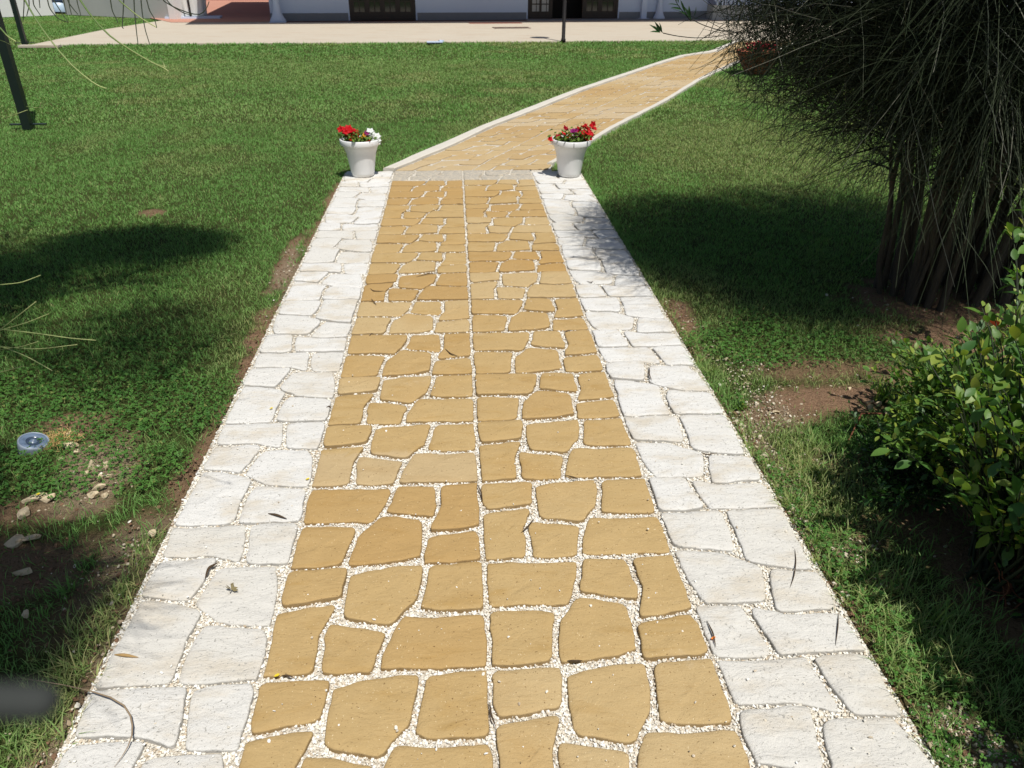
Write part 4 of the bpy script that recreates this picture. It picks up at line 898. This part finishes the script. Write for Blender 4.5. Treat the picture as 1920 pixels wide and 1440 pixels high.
def keepR(P):
    # the crown stops short of the path, as the shrub is seen to
    x_, y_, z_ = P[:, :, 0], P[:, :, 1], P[:, :, 2]
    px, py, d = PXv(x_.ravel(), y_.ravel(), z_.ravel()); px = px.reshape(x_.shape); py = py.reshape(x_.shape)
    lim = np.interp(py, [-400, 0, 60, 140, 200, 300, 400, 520, 700], [900, 1270, 1290, 1330, 1370, 1430, 1560, 1640, 1720])
    out = (px < lim+rng.normal(0, 55, (len(P), 1))) & (d.reshape(px.shape) > 0)
    return ~out.any(1) | (rng.random(len(P)) < .012)
broom((bx, by), 'big dark broom shrub with many bare trunks right of the path', 46, 16, 18, .9, 2.3, 1, tr=(.011, .025), keepf=keepR, spread=.27, zmin=.26, rad=.0018, tl=(.35, .85), wig=.13, blobs=[(2.0, 4.1, 2.15, .75, .95, .2, 6000), (1.5, 3.9, 2.05, .35, .9, .2, 1100), (2.9, 4.2, 2.2, 1.0, 1.1, .3, 4500), (2.75, 3.15, 2.2, 1.15, .7, .2, 5000), (1.8, 3.95, 1.25, .45, .5, .30, 1000), (1.5, 3.8, 1.45, .35, .4, .2, 320), (2.5, 3.6, 1.3, .8, .5, .3, 1600), (2.9, 3.75, .8, .7, .3, .35, 500), (2.2, 3.5, 2.0, .5, .5, .25, 1200)])

# leafy sprig ends reaching out from the broom
def spr(par, pts, depth, lv, s, mat=M_LEAF):
    P = np.array([RAY(a, c, depth) for a, c in pts])-np.array(par.location); t_ = np.linspace(0, len(P)-1, 12); Pi = np.stack([np.interp(t_, np.arange(len(P)), P[:, k]) for k in range(3)], 1)
    Pi[1:-1] = (Pi[:-2]+2*Pi[1:-1]+Pi[2:])/4; V, Q = tubes(Pi[None], np.linspace(.0022, .0016, 12)[None], 5); obj('stem', mesh_np('stem', V, [Q], {'var': np.full(len(V), .1)}), M_TWIG, par)
    a0 = np.array([RAY(q[0], q[1], depth) for q in lv])-np.array(par.location); a1 = np.array([RAY(q[2], q[3], depth-.02) for q in lv])-np.array(par.location); d = a1-a0; ln = np.linalg.norm(d, axis=1)
    x_ = unit(d); n_ = unit(np.array([0, -1., .6])+rng.normal(0, .3, d.shape)); y_ = unit(np.cross(n_, x_)); z_ = np.cross(x_, y_); V, Fc = scatter(np.array(OV)*np.array([1, .32, 1]), OF, a0, np.stack([x_, y_, z_], 2), ln)
    obj('sprig_leaves', mesh_np('sprig_leaves', V, Fc, {'var': np.full(len(V), .12)}, True), mat, par)
BR = [o_ for o_ in bpy.data.objects if o_.name == 'broom_shrub'][0]
spr(BR, [(1243, 62), (1270, 68), (1310, 72), (1350, 68), (1420, 50)], 3.6, [(1243, 62, 1227, 40), (1241, 61, 1236, 42), (1238, 62, 1229, 44), (1236, 61, 1217, 46), (1238, 61, 1218, 60), (1236, 60, 1226, 48)], 1)
spr(BR, [(1296, 40), (1280, 22), (1268, 5), (1262, -15)], 3.5, [(1296, 38, 1282, 12), (1290, 32, 1272, 20), (1285, 24, 1276, 0), (1278, 18, 1258, 14), (1275, 12, 1252, 8), (1272, 6, 1268, -12), (1290, 34, 1292, 10), (1270, 2, 1255, -6)], 1)
spr(BR, [(1296, 36), (1320, 48), (1360, 60), (1420, 62)], 3.5, [(1296, 30, 1292, 10), (1300, 32, 1305, 12)], 1)

# left broom: its crown hangs in from above the picture, the trunks stand outside it
def keepL(P):
    px, py, d = PXv(P[:, :, 0].ravel(), P[:, :, 1].ravel(), P[:, :, 2].ravel()); px = px.reshape(P.shape[:2]); py = py.reshape(P.shape[:2]); d = d.reshape(P.shape[:2])
    bad = (px > -20) & (py > 0) & (d > 0) & (px < 1930); return ~bad.any(1)
lb_ = broom((-2.75, 3.1), 'green twigged broom shrub hanging into the upper left of the view', 9, 22, 15, .9, 2.6, 2, side_bias=(.55, .35), keepf=keepL, spread=.12, zmin=.5, name='broom_shrub', rad=.0022, blobs=[(-1.65, 3.95, 2.1, .62, .36, .25, 3600), (-2.3, 3.35, 2.1, .5, .5, .25, 2400), (-1.15, 2.5, 2.15, .45, .55, .2, 900), (-.98, .75, 2.1, .32, .34, .2, 2600), (-1.6, 1.1, 2.1, .45, .6, .2, 2800)])
lx, ly = -2.75, 3.1
def hang(pts, r0=.0022, r1=.0012, depth=1.5, dz=0.):
    P = np.array([RAY(px, py, depth+dz*i_/(len(pts)-1)) for i_, (px, py) in enumerate(pts)]); n_ = 14
    t_ = np.linspace(0, len(P)-1, n_); Pi = np.stack([np.interp(t_, np.arange(len(P)), P[:, k]) for k in range(3)], 1)
    Pi[1:-1] = (Pi[:-2]+2*Pi[1:-1]+Pi[2:])/4; return Pi-np.array([lx, ly, 0]), np.linspace(r0, r1, n_)
def sprigs(lst, name, mat, v0, v1, par):
    for a, r_ in lst:
        V, Q = tubes(a[None], r_[None], 5); n_ = len(r_); o = obj('stem', mesh_np('stem', V, [Q], {'var': np.repeat(np.linspace(v0, v1, n_), 5)}, True), mat, par)
g = [hang([(20, -60), (45, 0), (80, 57), (130, 120), (180, 160), (200, 166)], .0019, .0010, 1.5), hang([(120, -60), (147, 0), (195, 60), (230, 85), (285, 118), (308, 127), (316, 134)], .0021, .0009, 1.45),
     hang([(190, -40), (222, 0), (262, 33), (293, 51)], .0018, .0010, 1.6), hang([(0, 52), (14, 68), (30, 78)], .0018, .0012, 1.5), hang([(282, 115), (300, 122), (310, 125)], .001, .0007, 1.45), hang([(300, 108), (306, 118), (310, 127)], .001, .0007, 1.45)]
sprigs(g, 'green_stems', M_GTW, .35, 1., lb_)
g = [hang([(0, 225), (25, 216), (52, 206)], .0012, .0009, 2.2), hang([(50, 200), (66, 202), (82, 202)], .0012, .0007, 2.2), hang([(74, 202), (76, 196), (77, 191)], .001, .0007, 2.2), hang([(0, 75), (8, 78), (20, 84)], .001, .0007, 2.2),
     hang([(-60, 612), (0, 617), (70, 625), (130, 634), (180, 638)], .0015, .0008, 1.5), hang([(-30, 640), (0, 618), (30, 595), (68, 565)], .0012, .0007, 1.5), hang([(-30, 635), (0, 619), (50, 605), (92, 588)], .0012, .0007, 1.5),
     hang([(-60, 640), (0, 648), (50, 668), (98, 695)], .0014, .0008, 1.55), hang([(-40, 655), (0, 650), (70, 655), (145, 646)], .0012, .0007, 1.55), hang([(-40, 670), (0, 655), (40, 650), (72, 640)], .001, .0006, 1.55), hang([(-40, 705), (0, 698), (45, 686)], .0012, .0008, 1.5),
     hang([(-60, 535), (0, 534), (40, 530), (76, 516)], .0012, .0008, 1.6), hang([(383, 554), (395, 540), (410, 530), (432, 526)], .001, .0006, 2.6)]
sprigs(g[:-1], 'pale_stems', M_GTW, .6, .95, lb_)
d_ = []
for pts in ([(84, -30), (92, 15), (108, 35), (128, 42)], [(45, -30), (45, 10), (43, 40)], [(52, -20), (55, 10), (50, 30)], [(60, -20), (63, 10), (78, 32)], [(140, -30), (145, 5), (152, 30)], [(250, -30), (252, 20), (256, 60), (259, 84)], [(233, -30), (231, 20), (229, 52), (232, 53)],
            [(262, -30), (266, 20), (272, 55), (281, 84)], [(268, -30), (280, 20), (290, 35), (294, 52)], [(203, -30), (210, 20), (218, 35), (221, 43)], [(295, -30), (300, 0), (340, 20), (375, 30), (388, 15), (392, 3)], [(290, -30), (320, 10), (345, 25), (360, 28)], [(70, -40), (73, -5), (75, 15)], [(88, -30), (100, 0), (118, 28), (128, 42)], [(120, -30), (128, 5), (140, 20), (146, 27)], [(126, -30), (130, 10), (134, 27)], [(115, -30), (120, 5), (125, 26)]):
    d_.append(hang(pts, .0017, .0010, 1.9))
sprigs(d_, 'dark_stems', M_TWIG, .2, .5, lb_)
# blurred stub close to the lens
P = np.array([RAY(-260, 1325, .10), RAY(-80, 1316, .10), RAY(50, 1315, .10), RAY(95, 1318, .10), RAY(110, 1320, .10)]); n_ = 10
t_ = np.linspace(0, 4, n_); Pi = np.stack([np.interp(t_, np.arange(5), P[:, k]) for k in range(3)], 1); V, Q = tubes(Pi[None], np.array([[.0025]*6+[.0024, .0021, .0016, .0007]]), 10)
tag(obj('twig_stub', mesh_np('twig_stub', V, [Q], smooth=True), flat('grey_bark', (.042, .046, .042), .8, .3, 60)), 'blurred thick grey twig stub close to the lens at lower left', 'twig')

# ------------------------------------------------------------------ leafy shrub at the right edge
def leafmesh(pos, dirs, s, up=.35):
    "broad leaves pointing along dirs, faces turned to the sky"
    N = len(pos); x_ = unit(dirs); n_ = unit(np.array([0, 0, 1.])+rng.normal(0, up, (N, 3))); y_ = unit(np.cross(n_, x_)); z_ = np.cross(x_, y_)
    return scatter(OV, OF, pos, np.stack([x_, y_, z_], 2), s)
def leafy(base, label, stems, name, leaf, per, mat=M_LEAF, stemmat=M_RBARK, lo=.1, hi=.9, K=8, r0=.006, up=.35):
    e = empty(name, (*base, 0), label=label, cat='shrub'); LP, LD, LS, SP, SR = [], [], [], [], []
    for (tx_, ty_, tz_, arch) in stems:
        tip = np.array([tx_-base[0], ty_-base[1], tz_]); b = np.array([rng.normal(0, .05), rng.normal(0, .05), -.03]); s = np.linspace(0, 1, K)[:, None]
        P = b+(tip-b)*s; P[:, 2] += arch*np.sin(s[:, 0]*3.14*.9); P += np.cumsum(rng.normal(0, .010, P.shape), 0)*s
        SP.append(P); SR.append(np.linspace(r0, .0013, K))
        m_ = int(per*np.linalg.norm(tip)/.6)+2; f_ = (1-rng.random(m_)**1.3*.72)*(K-1.001); k0 = f_.astype(int); fr = (f_-k0)[:, None]; p = P[k0]*(1-fr)+P[k0+1]*fr; t = unit(P[np.minimum(k0+1, K-1)]-P[k0])
        dd = unit(t*.6+rng.normal(0, .6, (m_, 3))+np.array([0, 0, .15])); LP.append(p+dd*.012); LD.append(dd); LS.append(rng.uniform(.45, 1.25, m_)*leaf)
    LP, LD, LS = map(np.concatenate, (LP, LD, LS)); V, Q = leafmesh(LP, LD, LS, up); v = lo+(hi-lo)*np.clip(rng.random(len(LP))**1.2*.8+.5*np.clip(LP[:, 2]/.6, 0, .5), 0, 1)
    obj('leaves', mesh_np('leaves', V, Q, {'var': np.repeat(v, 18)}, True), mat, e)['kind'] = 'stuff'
    V, Q = tubes(np.array(SP), np.array(SR), 5); obj('stems', mesh_np('stems', V, [Q], {'var': np.full(len(V), .3)}, True), stemmat, e); return e
def at(px, py, z): x_, y_ = G(px, py, z); return x_, y_, z
B1 = G(1905, 1080)
st = []
for _ in range(210):
    px, py = rng.uniform(1680, 1990), rng.uniform(590, 1010)
    if px < 1680+max(0, (800-py))*.55*rng.random()+max(0, py-860)*.9: continue
    st.append((*at(px, py, rng.uniform(.22, .75)), rng.uniform(0, .12)))
for _ in range(16): st.append((*at(rng.uniform(1885, 1990), rng.uniform(380, 620), rng.uniform(.6, .95)), rng.uniform(0, .1)))
for _ in range(190): st.append((rng.uniform(1.5, 2.5), rng.uniform(.3, 1.45), rng.uniform(.45, 1.15), rng.uniform(0, .15)))
def vis_ok(s_):
    px, py, d = PXv(np.array([s_[0]]), np.array([s_[1]]), np.array([s_[2]])); px, py, d = px[0], py[0], d[0]
    if s_[0]-.19*s_[2] < 1.22: return False
    if d < .25: return True
    if px > 1935 or py > 1500 or py < -60: return True
    return px > np.interp(py, [300, 380, 500, 580, 660, 800, 960, 1100, 1440], [1930, 1900, 1890, 1860, 1740, 1690, 1760, 1890, 1925])
st = [s_ for s_ in st if vis_ok(s_)]
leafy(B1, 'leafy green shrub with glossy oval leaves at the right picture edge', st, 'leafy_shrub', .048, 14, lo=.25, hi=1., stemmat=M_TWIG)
# tall part of the hedge outside the frame that shades the lower right
st = [(rng.uniform(1.35, 2.4), rng.uniform(.15, 1.3), rng.uniform(.8, 1.5), rng.uniform(0, .15)) for _ in range(560)]
def out_ok(s_):
    if s_[0]-.19*s_[2] < 1.19: return False
    px, py, d = PXv(np.array([s_[0]-.12]), np.array([s_[1]]), np.array([s_[2]])); return d[0] < .1 or px[0] > 1990 or py[0] < -80
st = [s_ for s_ in st if out_ok(s_)]
leafy((1.75, .75), 'tall leafy hedge shrub standing beside the photographer at the right', st, 'hedge_shrub', .06, 9)
# red leaf, lantana like orange flowers, small leaved plant below
B2 = G(1800, 790); st = [(*at(rng.uniform(1655, 1860), rng.uniform(640, 850), rng.uniform(.18, .38)), rng.uniform(0, .05)) for _ in range(260)]
fl = leafy(B2, 'low fine leaved plant with small orange flowers beside the bare soil', st, 'flowering_plant', .028, 22, lo=.35, hi=.95, r0=.003, stemmat=M_GTW)
def rel(e, pts): return [np.array(p)-np.array([e.location.x, e.location.y, 0]) for p in pts]
blooms(rel(fl, [at(1807, 655, .26), at(1786, 674, .25), at(1742, 672, .2)]), .011, 'orange_blooms', M_ORG, fl); blooms(rel(fl, [at(1843, 650, .3), at(1835, 657, .29), at(1825, 722, .26)]), .016, 'yellow_blooms', M_YPET, fl)
B3 = G(1700, 900); st = [(*at(rng.uniform(1600, 1830), rng.uniform(770, 960), rng.uniform(.05, .18)), rng.uniform(0, .04)) for _ in range(130)]
leafy(B3, 'sprawling shaded plant with small leaves at the foot of the leafy shrub', st, 'ground_plant', .024, 18, stemmat=M_TWIG, lo=0, hi=.55, r0=.003)
B4 = G(1905, 1120); st = [(*at(rng.uniform(1855, 1960), rng.uniform(1070, 1135), rng.uniform(.04, .10)), .03) for _ in range(22)]
leafy(B4, 'small leafy sprout at the right picture edge low down', st, 'leafy_sprout', .030, 7, lo=.3, hi=.8, r0=.003)
p = np.array(at(1862, 600, .62)); e = empty('red_leaf', tuple(p), label='single reddish brown leaf on top of the leafy shrub', cat='leaf')
V, Q = leafmesh(np.zeros((1, 3)), np.array([[.5, .3, -.5]]), np.array([.055]), .2); obj('blade', mesh_np('blade', V, Q, smooth=True), M_RLEAF, e)
# trunk of the leafy shrub
x, y = G(1890, 1110); P = np.array([[x, y, -.03], [x+.02, y-.01, .2], [x+.05, y, .45], [x+.1, y-.03, .8]]); V, Q = tubes(P[None], np.array([[.028, .024, .02, .012]]), 9); P0 = V-np.array([B1[0], B1[1], 0])
shr = [o for o in bpy.data.objects if o.name.startswith('leafy_shrub')][0]; obj('trunk', mesh_np('trunk', P0, [Q], smooth=True), M_RBARK, shr)
# broad bladed tuft beside the little rock heap
def strap_tuft(px, py, n, h0, h1, label, wd=.009, name='grass_tuft'):
    x, y = G(px, py); mb = MB()
    for k in range(n):
        a = rng.random()*6.283; h = rng.uniform(h0, h1); ln = rng.uniform(.2, .9)*h; w_ = wd*rng.uniform(.6, 1.2); s = np.linspace(0, 1, 7); bx_, by_ = rng.normal(0, .012, 2)
        cx = bx_+np.cos(a)*ln*s**1.5; cy = by_+np.sin(a)*ln*s**1.5; cz = h*s*(1-.25*s*ln/h)-.015; wv = w_*np.sin(np.clip(s*.9+.12, 0, 1)*3.14)*.5; fx, fy = -math.sin(a), math.cos(a)
        V = np.concatenate([np.stack([cx-fx*wv, cy-fy*wv, cz], 1), np.stack([cx+fx*wv, cy+fy*wv, cz], 1)]); mb.add(V, [[i_, i_+1, 8+i_, 7+i_] for i_ in range(6)], a=rng.uniform(.5, .95))
    o = mb.build(name, M_LEAF, None, True); o.location = (x, y, 0); tag(o, label, 'plant'); return o
strap_tuft(1655, 752, 34, .07, .15, 'bright strap leaved grass tuft above the little rock heap'); strap_tuft(1700, 760, 14, .05, .12, 'smaller strap leaved tuft right of the bright one', .007)
strap_tuft(1750, 1170, 9, .06, .12, 'broad bladed grass clump in the lower right shade', .006); strap_tuft(1600, 800, 16, .03, .07, 'short leafy weed left of the fallen dark stem', .012, 'weed'); strap_tuft(1388, 760, 60, .015, .04, 'tiny round weed beside the right white border', .008, 'weed')
# fallen stem
P = np.array([[*G(1590, 830), .01], [*G(1610, 795), .05], [*G(1650, 800), .06], [*G(1740, 850), .05], [*G(1800, 920), .02]]); V, Q = tubes(P[None], np.array([[.003, .004, .005, .005, .004]]), 6); tag(obj('fallen_stem', mesh_np('fallen_stem', V, [Q], smooth=True), M_RBARK), 'thin dark fallen stem arching over the grass beside the rock heap', 'stem')
# ------------------------------------------------------------------ litter on the path
def curl(pts, r, label, mat=M_DLEAF, name='dead_twig', z=.003, lift=.005, flatn=1.):
    P = np.array([[*G(a, b), z+lift*math.sin(i_/(len(pts)-1)*3.1)] for i_, (a, b) in enumerate(pts)]); n_ = 12; t_ = np.linspace(0, len(P)-1, n_)
    Pi = np.stack([np.interp(t_, np.arange(len(P)), P[:, k]) for k in range(3)], 1); Pi[1:-1] = (Pi[:-2]+2*Pi[1:-1]+Pi[2:])/4
    R = r*np.sin(np.linspace(.25, 2.95, n_)); V, Q = tubes(Pi[None], R[None], 6); o = obj(name, mesh_np(name, V, [Q], smooth=True), mat); tag(o, label, name.replace('_', ' ')); return o
curl([(503, 964), (520, 969), (538, 974)], .004, 'grey brown curled leaf on a left white stone', name='dead_leaf')
curl([(215, 1229), (235, 1232), (260, 1234)], .0045, 'tan seed pod on a big lower left white stone', M_TLEAF, 'seed_pod'); curl([(30, 1272), (100, 1285), (180, 1305), (240, 1327), (252, 1360), (254, 1385), (240, 1415), (215, 1440)], .0022, 'long bent dry stem crossing onto the lowest left white stones', flat('dry_stem', (.30, .22, .14), .8), 'dry_stem', lift=.02)
curl([(1490, 1030), (1492, 1055), (1488, 1085), (1480, 1105)], .0016, 'thin grey twig lying on a right white stone'); curl([(1572, 1150), (1570, 1180), (1566, 1212)], .0015, 'thin grey twig at the grass edge of a right white stone')
curl([(385, 1085), (392, 1068), (410, 1056)], .004, 'dark bent twig in the joint of the left white stones'); curl([(1064, 1240), (1080, 1243), (1092, 1240)], .003, 'small brown leaf fragment in the joint right of centre', name='dead_leaf')
for pts, lb_t in (([(693, 541), (700, 548), (722, 547)], 'curled twig on an upper left yellow stone'), ([(696, 561), (701, 568), (706, 573)], 'short brown twig below the curled one on the left yellow stones'), ([(692, 631), (697, 628), (701, 628)], 'tiny brown twig on the left yellow stones mid path'),
    ([(835, 655), (845, 666), (860, 669)], 'dark curved twig left of the centre joint'), ([(780, 520), (805, 515), (830, 512)], 'dark leaf scrap in the joint above the left yellow stones'), ([(1057, 624), (1065, 622), (1076, 620)], 'dark twig at a right yellow stone corner'), ([(855, 383), (862, 384), (870, 384)], 'dark speck of leaf on a far yellow stone'),
    ([(612, 765), (618, 764), (622, 768)], 'curled brown leaf by the left white border'), ([(528, 1268), (540, 1270), (552, 1272)], 'dark scrap in the joint beside a yellow petal'), ([(1218, 690), (1217, 705), (1222, 714)], 'brown bent leaf between right white stones'), ([(1315, 850), (1325, 856), (1345, 850)], 'dark leaf between the right white stones lower down'),
    ([(977, 1000), (990, 990), (1002, 973)], 'thin dark twig across a centre yellow stone'), ([(1060, 892), (1075, 898), (1088, 901)], 'brown twig at the edge of a wide yellow stone'), ([(895, 910), (902, 925), (905, 940)], 'brown leaf stuck in the centre joint'), ([(1100, 528), (1108, 532), (1112, 528)], 'dark leaf scrap near the right white border'),
    ([(918, 1318), (921, 1345), (930, 1365)], 'brown leaf stuck in the centre joint near the camera'), ([(1325, 1165), (1336, 1190), (1342, 1215)], 'brown strip lying in the joint by the right white stones')):
    curl(pts, .0024, lb_t)
# crumpled leaf on the white stone
x, y = G(434, 1108); mb = MB()
for k in range(7):
    a = rng.random()*6.28; l_ = rng.uniform(.012, .026); w_ = .004; c_, s_ = math.cos(a), math.sin(a); mb.add([(0, 0, .003), (c_*l_*.5-s_*w_, s_*l_*.5+c_*w_, .012*rng.random()+.004), (c_*l_, s_*l_, .004+.008*rng.random()), (c_*l_*.5+s_*w_, s_*l_*.5-c_*w_, .002)], [[0, 1, 2, 3]])
o = mb.build('dead_leaf', flat('olive_leaf', (.22, .18, .09), .8)); o.location = (x, y, .003); tag(o, 'crumpled olive brown leaf on a left white stone near the yellow edge', 'dead leaf')
for px, py, lb_t in ((518, 1270, 'yellow petal in the joint at the lower left yellow stones'), (508, 768, 'yellow petal between the left white stones'), (576, 901, 'yellow petal at the corner of a left yellow stone'), (1336, 1200, 'orange petal by the right edge of the yellow stones'), (75, 941, 'yellow petal lying on the flat grey brown rock')):
    x, y = G(px, py); mb = MB(); mb.add([(-.006, 0, 0), (0, -.004, .003), (.007, 0, .001), (0, .005, .004)], [[0, 1, 2, 3]]); mb.add([(0, 0, .002), (.004, .005, .006), (.009, .004, .003), (.005, -.001, .002)], [[0, 1, 2, 3]])
    o = mb.build('petal', M_YPET if 'yellow petal' in lb_t else M_ORG); o.location = (x, y, .004 if px > 100 else .03); tag(o, lb_t, 'petal')
